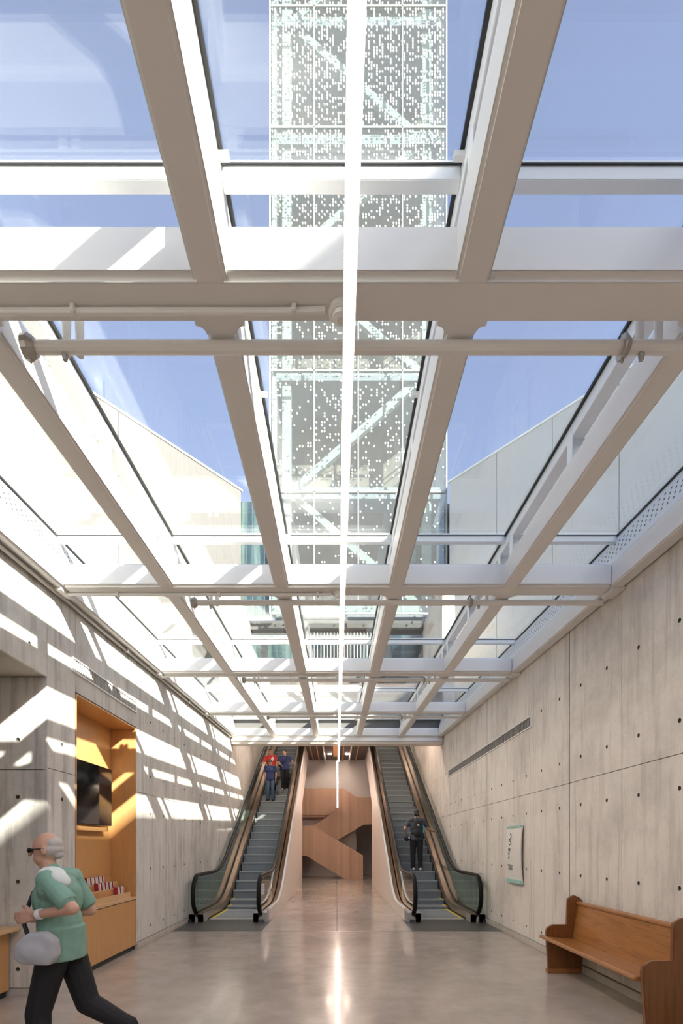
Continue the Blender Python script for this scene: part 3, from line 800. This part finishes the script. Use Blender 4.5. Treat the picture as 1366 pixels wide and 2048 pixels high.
for i, (x, z) in enumerate(tiers):
    MB().box(x-.005, x+.005, -.62, .74, 0, z+.10).build('back_board', M['oak'], rk)
    MB().box(x+.005, x+.085, -.62, .74, z-.02, z).build('shelf', M['oak_light'], rk)
    MB().box(x+.085, x+.093, -.62, .74, z-.05 if i < 2 else 0, z+.03).build('front_lip', M['oak_light'], rk)
for ysd in (-.63, .74): MB().box(-.285, .02, ysd, ysd+.01, 0, .06).build('rack_end', M['oak'], rk)
pam = {}
for nm, c in (('r', M['red']), ('w', M['paper'])):
    mb = MB(); mb.cur = 0
    mb.prism([(-.006,0),(.006,0),(.024,.125),(.012,.125)], 'x', -.03, .03)
    mb.cur = 1; mb.prism([(.0065,.004),(.0085,.004),(.0265,.129),(.0245,.129)], 'x', -.031, .031)
    pam[nm] = mb.mesh('pamphlet', [M['paper'], c])
rows = [('back', 0, -.12, 9), ('middle', 1, -.02, 9), ('front', 2, .36, 4)]
for nm, i, y0, n in rows:
    x, z = tiers[i]
    for k in range(n):
        o = link('pamphlet', pam['r' if k % 2 == 0 else 'w'], None, (-3.15+x+.047, 7.05+y0+.058*k, .817+z))
        o.rotation_euler = (0, 0, R(180-10))
        tag(o, 'small %s pamphlet standing in the %s row of the oak rack' % ('red' if k % 2 == 0 else 'white', nm), 'pamphlet', '%s pamphlets in the %s row' % ('red' if k % 2 == 0 else 'white', nm))
o = thing('leaflet_stack', 'white leaflet stack at the near end of the oak rack', 'leaflets', (-3.15+tiers[0][0]+.045, 6.62, .815+tiers[0][1]))
MB().box(-.03, .03, -.07, .07, 0, .10).build('sheets', M['paper'], o, bevel=.002)
MB().box(.03, .032, -.05, -.01, .03, .06).build('print', M['red'], o); MB().box(.03, .032, .01, .05, .03, .06).build('print', M['red'], o)

# desk in the alcove
dk = thing('counter_desk', 'oak counter desk standing in the left alcove, cut by the picture edge', 'desk', (-3.46, 5.44, 0))
MB().box(-.75, .12, -2.0, 0, .70, .745).build('desk_top', M['oak_light'], dk, bevel=.004)
MB().box(-.72, 0, -1.95, -.005, .07, .70).build('front_panel', M['oak'], dk, bevel=.003)
MB().box(-.70, -.03, -1.94, -.01, 0, .07).build('toe_kick', M['black'], dk)

# ------------------------------------------------------------------ vents
def vent(label, xw, s, y0, y1, z0, z1, n, mat_l):
    t = thing('air_vent', label, 'vent', (xw, y0, z0))
    L, H = y1-y0, z1-z0
    X = lambda a, b: (min(-s*a, -s*b), max(-s*a, -s*b))     # a>0 : into the room
    for (a, b, c, d) in ((0, L, 0, .015), (0, L, H-.015, H), (0, .02, .015, H-.015), (L-.02, L, .015, H-.015)):
        MB().box(*X(0, .02), a, b, c, d).build('frame', M['trim_white'], t)
    MB().box(*X(.001, .004), .02, L-.02, .015, H-.015).build('backing', mat_l[0], t)
    for k in range(n):
        y = .02 + (L-.04)*(k+.5)/n
        MB().box(*X(.004, .014), y-.006, y+.006, .016, H-.016).build('louvre', mat_l[1], t)
    return t
vent('long grey air vent with dark louvres on the right wall', XW, 1, 8.12, 14.2, 3.47, 3.65, 90, (M['grille_dark'], M['grille']))
vent('pale framed air vent above the oak niche on the left wall', -XW, -1, 5.97, 7.88, 3.62, 3.79, 44, (M['grille'], M['grille']))

# ------------------------------------------------------------------ wall sign
sg = thing('wall_sign', 'tall mint-edged sign panel with black lettering on the right wall', 'sign', (XW, 8.48, .98))
def curve_x(t): return -.035 - .03*math.sin(math.pi*t)
mb = MB(); n = 10; v, f = [], []
for i in range(n+1):
    t_ = i/n; x = curve_x(t_)
    v += [(x, 0, .94*t_), (x, .74, .94*t_), (x+.02, .74, .94*t_), (x+.02, 0, .94*t_)]
for i in range(n):
    for k in range(4): f.append((i*4+k, i*4+(k+1)%4, i*4+4+(k+1)%4, i*4+4+k))
f += [(3,2,1,0), tuple(n*4+k for k in range(4))]
mb.add(v, f).build('sign_panel', M['sign_face'], sg)
MB().box(-.055, -.005, .01, .73, -.035, .03).build('mint_edge', M['mint'], sg, bevel=.006)
MB().box(-.05, -.005, .01, .73, .91, .95).build('mint_edge', M['mint'], sg, bevel=.006)
MB().box(-.03, 0, .1, .2, .1, .85).build('standoff', M['stainless'], sg); MB().box(-.03, 0, .5, .6, .1, .85).build('standoff', M['stainless'], sg)
def stroke(y, z, wy, hz, rot=0):
    t_ = z/.94; x = curve_x(t_) - .002
    mb = MB(); c, s = math.cos(rot), math.sin(rot); vv = []
    for dx in (0, -.0015):
        for a, b in ((-1,-1),(1,-1),(1,1),(-1,1)):
            yy, zz = a*wy/2, b*hz/2
            vv.append((x+dx, y + yy*c - zz*s, z + yy*s + zz*c))
    mb.add(vv, [(3,2,1,0),(4,5,6,7),(0,1,5,4),(1,2,6,5),(2,3,7,6),(3,0,4,7)]).build('lettering', M['ink'], sg)
for (y, z, a, b, r_) in ((.50,.80,.07,.02,.5),(.47,.77,.02,.06,.1),(.52,.72,.09,.02,-.5),(.56,.70,.02,.05,.2),(.48,.67,.08,.02,.6),(.50,.63,.1,.018,-.2),
                         (.53,.55,.10,.018,0),(.53,.525,.10,.018,.1),(.55,.48,.08,.018,.3),(.55,.455,.03,.03,.6),(.55,.40,.06,.03,.2)):
    stroke(y, z, a, b, r_)
for k, z in enumerate((.275, .255, .235, .215, .195)): stroke(.50 - .01*(k % 2), z, .26 - .05*(k % 3), .009)

# wall-mounted call box beside the right escalator
cb = thing('call_box', 'small grey wire-fronted box on the right wall beside the escalator end', 'box', (XW, 10.95, .72))
MB().box(-.07, 0, -.12, .12, 0, .1).build('housing', M['metal_grey'], cb, bevel=.01)
for k in range(4): MB().tube([(-.02, -.1+.066*k, .1), (-.09, -.1+.066*k, .12), (-.09, -.1+.066*k, .26), (-.005, -.1+.066*k, .28)], .004, 6).build('wire', M['metal_grey'], cb)
for z in (.16, .24): MB().tube([(-.09, -.11, z), (-.09, .11, z)], .004, 6).build('wire', M['metal_grey'], cb)

# ------------------------------------------------------------------ pew
pw = thing('pew_bench', 'honey-brown oak church pew against the right concrete wall', 'bench', (2.6, 4.43, 0))
PL = 2.03
def end_poly(flip=0):
    return [(.045,.055),(.47,.055),(.475,.90),(.43,.945),(.36,.975),(.30,.935),(.285,.925),(.275,.605),(.10,.605),(.03,.565),(.015,.50)]
for i, y in enumerate((0, PL)):
    ep = MB().prism(end_poly(), 'y', y-.025, y+.025).build('end_panel', M['pew_end'], pw, bevel=.006)
    MB().box(.03, .475, y-.04, y+.04, 0, .058).build('base_block', M['pew_seat'], ep, bevel=.008)
seat = [(-.03,.425),(-.03,.45),(-.005,.462),(.15,.445),(.34,.43),(.36,.405),(.0,.42)]
MB().prism(seat, 'y', .026, PL-.026+.0).build('seat', M['pew_seat'], pw, bevel=.006)
MB().prism([(-.03,.425),(-.03,.45),(-.005,.462),(.02,.46),(.02,.42)], 'y', PL-.05, PL+.09).build('seat_nose', M['pew_seat'], pw, bevel=.004)
MB().prism([(.335,.40),(.36,.40),(.435,.86),(.405,.86)], 'y', .026, PL-.026).build('backrest', M['pew_seat'], pw, bevel=.004)
MB().prism([(.385,.86),(.455,.86),(.455,.885),(.42,.90),(.385,.885)], 'y', .026, PL-.026).build('top_rail', M['pew_seat'], pw, bevel=.004)
MB().box(.30, .33, .026, PL-.026, .33, .405).build('apron', M['pew_end'], pw)


# ------------------------------------------------------------------ people
def remesh(mb, voxel, cuts=(), smooth=3):
    me = bpy.data.meshes.new('tmp'); me.from_pydata(mb.v, [], mb.f)
    bm = bmesh.new(); bm.from_mesh(me); bmesh.ops.recalc_face_normals(bm, faces=bm.faces); bm.to_mesh(me); bm.free()
    o = bpy.data.objects.new('tmp', me); col.objects.link(o)
    m = o.modifiers.new('r', 'REMESH'); m.mode = 'VOXEL'; m.voxel_size = voxel
    m2 = o.modifiers.new('s', 'SMOOTH'); m2.iterations = smooth; m2.factor = .5
    dg = bpy.context.evaluated_depsgraph_get()
    out = bpy.data.meshes.new_from_object(o.evaluated_get(dg))
    bpy.data.objects.remove(o); bpy.data.meshes.remove(me)
    out.materials.clear(); out.shade_smooth()
    return out
def cone(mb, a, b, ra, rb, n=12, ball=True, fa=1.0):
    """tapered limb segment with round ends"""
    a, b = Vector(a), Vector(b); t = (b-a); L = t.length; t.normalize()
    if ball:
        pts, rs = [], []
        for k in range(1, 5):
            q = math.pi/2*k/4; pts.append(a - t*ra*math.cos(q)); rs.append(ra*math.sin(q)+1e-4)
        for k in range(0, 4):
            q = math.pi/2*k/4; pts.append(b + t*rb*math.sin(q)); rs.append(rb*math.cos(q)+1e-4)
        pts.append(b + t*rb); rs.append(1e-4); pts.insert(0, a - t*ra); rs.insert(0, 1e-4)
    else: pts, rs = [a, b], [ra, rb]
    mb.tube(pts, rs, n, True, fa)
def rot_ell(mb, c, r, yaw=0, pitch=0, roll=0):
    k = len(mb.v); mb.ell((0,0,0), r)
    m = Matrix.Rotation(yaw, 3, 'Z') @ Matrix.Rotation(roll, 3, 'Y') @ Matrix.Rotation(pitch, 3, 'X'); c = Vector(c)
    for i in range(k, len(mb.v)): mb.v[i] = tuple(m @ Vector(mb.v[i]) + c)
def hand(mb, wrist, d, palm_n, side, curl=.5, sc=1.0):
    """palm, four fingers of different length and a thumb; d = pointing direction, palm_n = palm normal, side = towards the thumb"""
    w_, d, pn, sd_ = Vector(wrist), Vector(d).normalized(), Vector(palm_n).normalized(), Vector(side)
    sd_ = (sd_ - d*sd_.dot(d)).normalized(); pn = (pn - d*pn.dot(d) - sd_*pn.dot(sd_)).normalized()
    for k in (-1, -.33, .33, 1):
        cone(mb, w_ + d*.01*sc + sd_*k*.018*sc, w_ + d*.085*sc + sd_*k*.030*sc, .013*sc, .0125*sc, 8)
    for k, ln in ((1, .066), (.33, .076), (-.33, .07), (-1, .054)):
        p0 = w_ + d*.088*sc + sd_*k*.030*sc
        d1 = (d + pn*curl*.5).normalized(); p1 = p0 + d1*ln*.5*sc
        d2 = (d + pn*curl*1.6).normalized(); p2 = p1 + d2*ln*.5*sc
        cone(mb, p0, p1, .0098*sc, .009*sc, 8); cone(mb, p1, p2, .009*sc, .0075*sc, 8)
    t0 = w_ + d*.03*sc + sd_*.022*sc; t1 = t0 + (d*.6 + sd_*.75 + pn*.25).normalized()*.045*sc; t2 = t1 + (d + sd_*.25 + pn*.4).normalized()*.035*sc
    cone(mb, t0, t1, .013*sc, .011*sc, 8); cone(mb, t1, t2, .011*sc, .0085*sc, 8)

def person(label, loc, rotz, J, sc=1.0, voxel=.011, skin=None, hairc=None, shirt=None, pants=None, shoe=None, sleeve=.55,
           build=1.0, long_hair=False, bald=False, hands=None, shirt_hem=None):
    """J: joint positions in metres for a 1.75 m figure that faces local -y (its left is +x)"""
    root = thing('person', label, 'person', loc, (0, 0, rotz)); root.scale = (sc, sc, sc)
    g = {k: Vector(v) for k, v in J.items()}
    def V(a, b, t): return g[a].lerp(g[b], t)
    pel, che, nek, hed = g['pelvis'], g['chest'], g['neck'], g['head']
    yaw = J.get('yaw', (0,0,0))[2]; tilt = J.get('yaw', (0,0,0))[0]
    lean = math.atan2(-(che.y-pel.y), che.z-pel.z)
    W = build
    def torso(mb, e=0.0, low=True):
        if low: rot_ell(mb, pel, (.165*W+e, .115*W+e, .125+e*.6), 0, lean)
        rot_ell(mb, pel.lerp(che, .45), (.15*W+e, .108*W+e, .17), 0, lean)
        rot_ell(mb, che, (.172*W+e, .118*W+e, .175+e*.3), 0, lean)
        for s in 'lr':
            cone(mb, che.lerp(nek, .72), g['sh_'+s], .062+e, .056+e)
            cone(mb, che.lerp(nek, .1) + (g['sh_'+s]-che)*Vector((.45,.45,0)), g['sh_'+s] - Vector((0,0,.05)), .07+e, .05+e)
        cone(mb, che.lerp(nek, .5), nek, .075+e*.5, .058+e*.3)
    body = MB(); torso(body)
    cone(body, nek - Vector((0,0,.03)), hed - Vector((0,0,.06)), .056, .052)
    m3 = Matrix.Rotation(yaw, 3, 'Z') @ Matrix.Rotation(tilt, 3, 'X')
    H = lambda x, y, z: hed + m3 @ Vector((x, y, z))
    def hell(mb, c, r, pitch=0): rot_ell(mb, H(*c), r, yaw, tilt+pitch)
    hell(body, (0, .008, .012), (.074, .094, .102)); hell(body, (0, -.022, -.055), (.057, .066, .062))
    hell(body, (0, -.045, -.088), (.028, .03, .024))                              # chin
    cone(body, H(0, -.088, .012), H(0, -.108, -.022), .009, .014, 8)              # nose
    hell(body, (0, -.082, -.054), (.025, .012, .007)); hell(body, (0, -.081, -.066), (.021, .011, .007))   # lips
    hell(body, (-.03, -.083, .022), (.024, .012, .007)); hell(body, (.03, -.083, .022), (.024, .012, .007))  # brow
    for sx in (-1, 1): hell(body, (sx*.077, .012, -.01), (.010, .02, .033))         # ears
    for s in 'lr':
        cone(body, g['sh_'+s], g['el_'+s], .05, .039); cone(body, g['el_'+s], g['wr_'+s], .039, .027)
        cone(body, g['hip_'+s], g['kn_'+s], .088, .058); cone(body, g['kn_'+s], g['an_'+s], .057, .038)
        toe = g['an_'+s] + g['toe_'+s]; cone(body, g['an_'+s] - Vector((0,0,.03)), toe, .038, .03)
    hd_ = hands or {}
    for s in 'lr':
        d = (g['wr_'+s] - g['el_'+s]).normalized(); q = hd_.get(s, {})
        hand(body, g['wr_'+s], q.get('d', d), q.get('n', (-1 if s == 'l' else 1, 0, 0)), q.get('side', (0, -1, 0)), q.get('curl', .5), 1.1)
    b = link('body', remesh(body, voxel), root); b.data.materials.append(skin)
    # shirt
    sh = MB(); torso(sh, .016)
    for s in 'lr':
        e_ = V('sh_'+s, 'el_'+s, sleeve)
        cone(sh, g['sh_'+s], e_, .066, .062); cone(sh, g['sh_'+s], e_ + (g['el_'+s]-g['sh_'+s]).normalized()*.03, .064, .066, 12, False)
    cone(sh, pel + Vector((0,0,.12)), pel - Vector((0,0,.07 if shirt_hem is None else shirt_hem)), .128*W, .136*W, 18, False, 1.36)
    me = remesh(sh, voxel); me.materials.append(shirt); shirt_o = link('shirt', me, root)
    k = MB(); cone(k, nek - Vector((0,0,.055)), nek + Vector((0,.004,-.005)), .085, .068, 16, False)
    k.build('collar', shirt, shirt_o, smooth=True)
    # trousers
    tr = MB(); rot_ell(tr, pel - Vector((0,0,.01)), (.165*W+.012, .115*W+.014, .12))
    for s in 'lr':
        cone(tr, g['hip_'+s], g['kn_'+s], .103, .080); cone(tr, g['kn_'+s], V('kn_'+s, 'an_'+s, .97), .080, .060)
        cone(tr, V('kn_'+s, 'an_'+s, .5), V('kn_'+s, 'an_'+s, 1.0), .062, .066, 12, False)
    me = remesh(tr, voxel); me.materials.append(pants); link('trousers', me, root)
    # shoes
    for s in 'lr':
        so_ = MB(); toe = g['an_'+s] + g['toe_'+s]; an = g['an_'+s]; back = -g['toe_'+s].normalized()*.045
        cone(so_, an + back - Vector((0,0,.035)), toe + Vector((0,0,-.002)), .042, .034); cone(so_, an, an - Vector((0,0,.03)), .046, .046)
        rot_ell(so_, toe*.75 + an*.25 - Vector((0,0,.004)), (.046, .05, .036))
        me = remesh(so_, voxel*.8); me.materials.append(shoe); link('shoe', me, root)
    # hair
    hr = MB()
    if bald: 
        hell(hr, (0, .04, -.008), (.080, .070, .050)); hell(hr, (0, .055, .03), (.070, .055, .05)); hell(hr, (0, .07, -.045), (.05, .035, .03))
    else:
        hell(hr, (0, .022, .035), (.083, .092, .092)); hell(hr, (0, .05, -.02), (.078, .066, .075))
        hell(hr, (0, -.045, .085), (.06, .045, .03))
        if long_hair: hell(hr, (0, .06, -.09), (.07, .05, .10)); hell(hr, (.0, .085, .0), (.05, .05, .05))
    me = remesh(hr, voxel*.8); me.materials.append(hairc); link('hair', me, root)
    for sx in (-1, 1):
        MB().ell(tuple(H(sx*.030, -.080, .002)), (.012, .009, .008), 10, 6).build('eye', M['eye'], root, smooth=True)
    return root, H, g

def stand(**kw):
    J = dict(pelvis=(0,0,.95), chest=(0,.01,1.27), neck=(0,.015,1.475), head=(0,-.005,1.63),
             sh_l=(.19,.015,1.42), sh_r=(-.19,.015,1.42), el_l=(.25,.03,1.13), el_r=(-.25,.03,1.13), wr_l=(.26,-.06,.89), wr_r=(-.26,-.06,.89),
             hip_l=(.09,0,.92), hip_r=(-.09,0,.92), kn_l=(.10,-.01,.50), kn_r=(-.10,-.01,.50), an_l=(.105,.03,.085), an_r=(-.105,.03,.085),
             toe_l=(.03,-.16,-.05), toe_r=(-.03,-.16,-.05), yaw=(0,0,0))
    J.update(kw); return J
M['eye'] = plain('eye_dark', (.02,.018,.016), .2)
M['skin_light'] = plain('skin_light', (.56,.33,.24), .5, var=.05)
M['skin_tan'] = plain('skin_tan', (.42,.23,.15), .5, var=.05)
M['hair_black'] = plain('hair_black', (.015,.012,.011), .45)
M['hair_grey'] = plain('hair_grey', (.45,.43,.41), .6)
M['shirt_red'] = plain('shirt_red', (.60,.045,.035), .8)
M['shirt_navy'] = plain('shirt_navy', (.018,.035,.11), .8)
M['polo_blue'] = plain('polo_blue', (.035,.055,.17), .8)
M['shirt_slate'] = plain('shirt_slate', (.07,.075,.095), .8)
M['jeans'] = plain('jeans_blue', (.06,.11,.19), .8, var=.2, scale=20)
M['trousers_black'] = plain('trousers_black', (.010,.010,.012), .8)
M['shoe_white'] = plain('shoe_white', (.70,.69,.66), .6)
M['shoe_black'] = plain('shoe_black', (.015,.015,.016), .5)
M['shirt_green'] = plain('shirt_green', (.20,.36,.29), .8, var=.12, scale=14)
M['bag_grey'] = plain('bag_grey', (.42,.43,.46), .8, var=.1)
M['bag_black'] = plain('bag_black', (.012,.012,.013), .7)
M['sunlit_shoulder'] = plain('sunlit_shirt', (.66,.72,.68), .85)  # pale colour stands for sun on the green shirt's shoulder
M['cyan'] = plain('bottle_cyan', (.05,.35,.42), .4)

def step_at(y):
    k = int((y-11.17)/.4); return 11.17+.4*k, zs(11.17+.4*k)+.014
# --- boy on the left escalator
yb, zb = step_at(18.4)
r_, H, g = person('boy in navy t-shirt, jeans and sunglasses, front one on the left escalator', (-2.40, yb+.16, zb), R(4),
    stand(el_l=(.235,.03,1.13), el_r=(-.235,.03,1.13), wr_l=(.225,-.04,.90), wr_r=(-.225,-.04,.90)), .865, .012, M['skin_tan'], M['hair_black'], M['shirt_navy'], M['jeans'], M['shoe_black'], build=1.08)
gl = MB()
for sx in (-1, 1): rot_ell(gl, H(sx*.033, -.094, .006), (.031, .008, .02))
gl.box(-.01, .01, H(0,-.1,0).y, H(0,-.09,0).y, H(0,0,.008).z, H(0,0,.014).z)
for sx in (-1, 1): cone(gl, H(sx*.064, -.088, .01), H(sx*.079, .01, .006), .004, .004, 6)
gl.build('sunglasses', M['black'], r_, smooth=True)
MB().box(.055, .085, -.139, -.131, 1.30, 1.34).build('chest_print', M['sticker'], r_)
# --- woman in red, behind the boy
yw, zw = step_at(19.45)
r_, H, g = person('woman in red top holding the left handrail behind the boy', (-2.455, yw+.16, zw), R(-6),
    stand(chest=(-.03,.01,1.27), neck=(-.05,.015,1.475), head=(-.06,-.01,1.63), sh_l=(.14,.015,1.43), sh_r=(-.24,.015,1.40),
          el_r=(-.37,-.06,1.16), wr_r=(-.455,-.19,1.08), el_l=(.22,.04,1.14), wr_l=(.20,-.10,.93), yaw=(0,0,.15)), .90, .012, M['skin_light'], M['hair_black'], M['shirt_red'], M['trousers_black'], M['shoe_black'],
    build=1.15, long_hair=True, hands={'r': dict(d=(-.3,-.8,-.25), n=(0,0,-1), side=(1,0,0), curl=.7)})
pr = MB(); rot_ell(pr, (.06, -.128, 1.30), (.055, .018, .10), 0, 0, .35); rot_ell(pr, (.02, -.13, 1.20), (.035, .018, .07), 0, 0, -.2)
pr.build('shirt_print', M['sticker'], r_, smooth=True)
# --- woman in blue polo
yp, zp = step_at(19.45)
r_, H, g = person('person in blue polo shirt and black trousers holding the right handrail of the left escalator', (-1.96, yp+.14, zp), R(8),
    stand(head=(-.005,-.01,1.63), yaw=(0,0,-.75), el_l=(.315,-.03,1.22), wr_l=(.40,-.17,1.10), el_r=(-.25,-.02,1.17), wr_r=(-.17,-.18,1.06),
          kn_r=(-.09,-.09,.50), an_r=(-.085,-.08,.085), kn_l=(.09,-.02,.52), an_l=(.08,.12,.11)), .885, .012, M['skin_light'], M['hair_black'], M['polo_blue'], M['trousers_black'], M['shoe_white'],
    build=1.1, hands={'l': dict(d=(.3,-.8,-.3), n=(0,0,-1), side=(-1,0,0), curl=.7)})
bagp = MB(); rot_ell(bagp, (-.17, -.15, 1.02), (.07, .05, .06)); 
bagp.build('waist_bag', M['bag_black'], r_, smooth=True)
sp_ = MB(); sp_.tube([(.13,-.09,1.44), (.03,-.142,1.30), (-.12,-.15,1.06)], .014, 8); sp_.build('bag_strap', M['bag_black'], r_)
# --- man with the backpack on the right escalator
ym_, zm_ = step_at(14.55)
r_, H, g = person('man with black backpack seen from behind on the right escalator', (2.25, ym_+.2, zm_), R(180),
    stand(yaw=(0,0,-.1), el_l=(.34,.04,1.19), wr_l=(.25,-.13,1.02), el_r=(-.33,-.08,1.19), wr_r=(-.565,-.24,1.13), an_l=(.10,.02,.085), an_r=(-.11,.02,.085)), 1.0, .011, M['skin_light'], M['hair_black'], M['shirt_slate'], M['trousers_black'], M['shoe_white'],
    build=1.02, hands={'r': dict(d=(-.45,-.8,.1), n=(0,0,-1), side=(1,0,0), curl=.7)})
bp = MB(); rot_ell(bp, (0, .20, 1.20), (.155, .09, .25)); rot_ell(bp, (0, .235, 1.08), (.135, .085, .13)); rot_ell(bp, (0,.2,1.36), (.11,.08,.1))
me = remesh(bp, .012); me.materials.append(M['bag_black']); bpo = link('backpack', me, r_)
for sx in (-1, 1):
    st_ = MB(); st_.tube([(sx*.11,.15,1.40), (sx*.12,.06,1.485), (sx*.12,-.06,1.47), (sx*.125,-.13,1.33), (sx*.15,-.07,1.12), (sx*.14,.12,1.06)], .02, 8); st_.build('shoulder_strap', M['bag_black'], bpo)
MB().box(-.03, .02, .272, .29, 1.27, 1.31).build('reflector', M['sticker'], bpo, bevel=.004)
bt = MB(); bt.tube([(-.165,.2,1.08), (-.165,.2,1.24), (-.165,.2,1.28)], [.032,.032,.016], 12); bt.build('bottle', M['cyan'], bpo)
pouch = MB(); rot_ell(pouch, (.27, -.02, .93), (.085, .07, .085)); pouch.build('camera_pouch', M['bag_black'], r_, smooth=True)
MB().box(.20, .235, .045, .055, .92, .97).build('pouch_tag', M['sticker'], r_)

# --- man walking past in the foreground
r_, H, g = person('grey-haired man in green shirt and dark trousers striding out past the niche', (-1.90, 3.5, 0), R(-90),
    stand(pelvis=(0,.03,.935), chest=(0,.005,1.235), neck=(0,-.045,1.425), head=(0,-.075,1.57), yaw=(.12,0,.12),
          sh_l=(.195,.04,1.37), sh_r=(-.195,-.0,1.37), el_l=(.275,.245,1.20), wr_l=(.215,-.02,1.155), el_r=(-.27,.10,1.12), wr_r=(-.19,-.13,1.10),
          hip_l=(.09,.03,.90), hip_r=(-.09,.03,.90), kn_l=(.095,-.075,.49), an_l=(.10,-.05,.085), toe_l=(.02,-.16,-.05),
          kn_r=(-.095,.16,.50), an_r=(-.10,.46,.33), toe_r=(-.01,.03,-.16)), 1.0, .0075, M['skin_light'], M['hair_grey'], M['shirt_green'], M['trousers_black'], M['shoe_black'],
    bald=True, sleeve=.72, build=1.08, shirt_hem=.10,
    hands={'l': dict(d=(-.05,-1,-.18), n=(-1,0,-.2), side=(0,0,1), curl=.55), 'r': dict(d=(.1,-1,-.1), n=(.9,0,-.2), side=(0,0,1), curl=.6)})
gl = MB()
for sx in (-1, 1): rot_ell(gl, H(sx*.033, -.094, .006), (.031, .008, .019), .10)
for sx in (-1, 1): cone(gl, H(sx*.062, -.086, .01), H(sx*.082, .015, .004), .004, .004, 6)
cone(gl, H(-.012,-.099,.012), H(.012,-.099,.012), .004, .004, 6)
gl.build('sunglasses', M['black'], r_, smooth=True)
wt = MB(); d = (g['wr_l']-g['el_l']).normalized(); wt.tube([g['wr_l']-d*.045, g['wr_l']-d*.015], .034, 16); wt.build('watch_strap', M['sticker'], r_)
sun_patch = MB(); rot_ell(sun_patch, (.165, .055, 1.415), (.075, .085, .03), 0, -.25, .5); rot_ell(sun_patch, (.185, .12, 1.385), (.06, .07, .035), 0, -.7, .3)
me = remesh(sun_patch, .009); me.materials.append(M['sunlit_shoulder']); link('sunlit_shoulder_patch', me, r_)  # sunlight on the shirt shoulder, built as an added pale patch
bg_ = MB(); bg_.prism([(-.09,.85),(.10,.84),(.14,.90),(.13,1.0),(.06,1.055),(-.05,1.045),(-.12,.97),(-.13,.89)], 'x', .19, .29); rot_ell(bg_, (.285, .0, .93), (.03, .09, .06))
me = remesh(bg_, .009, smooth=40); me.materials.append(M['bag_grey']); sbag = link('shoulder_bag', me, r_)
sp_ = MB(); sp_.tube([(.235,-.06,1.03), (.19,-.12,1.12), (.02,-.15,1.28), (-.12,-.09,1.41)], .014, 8); sp_.build('strap', M['bag_black'], sbag)
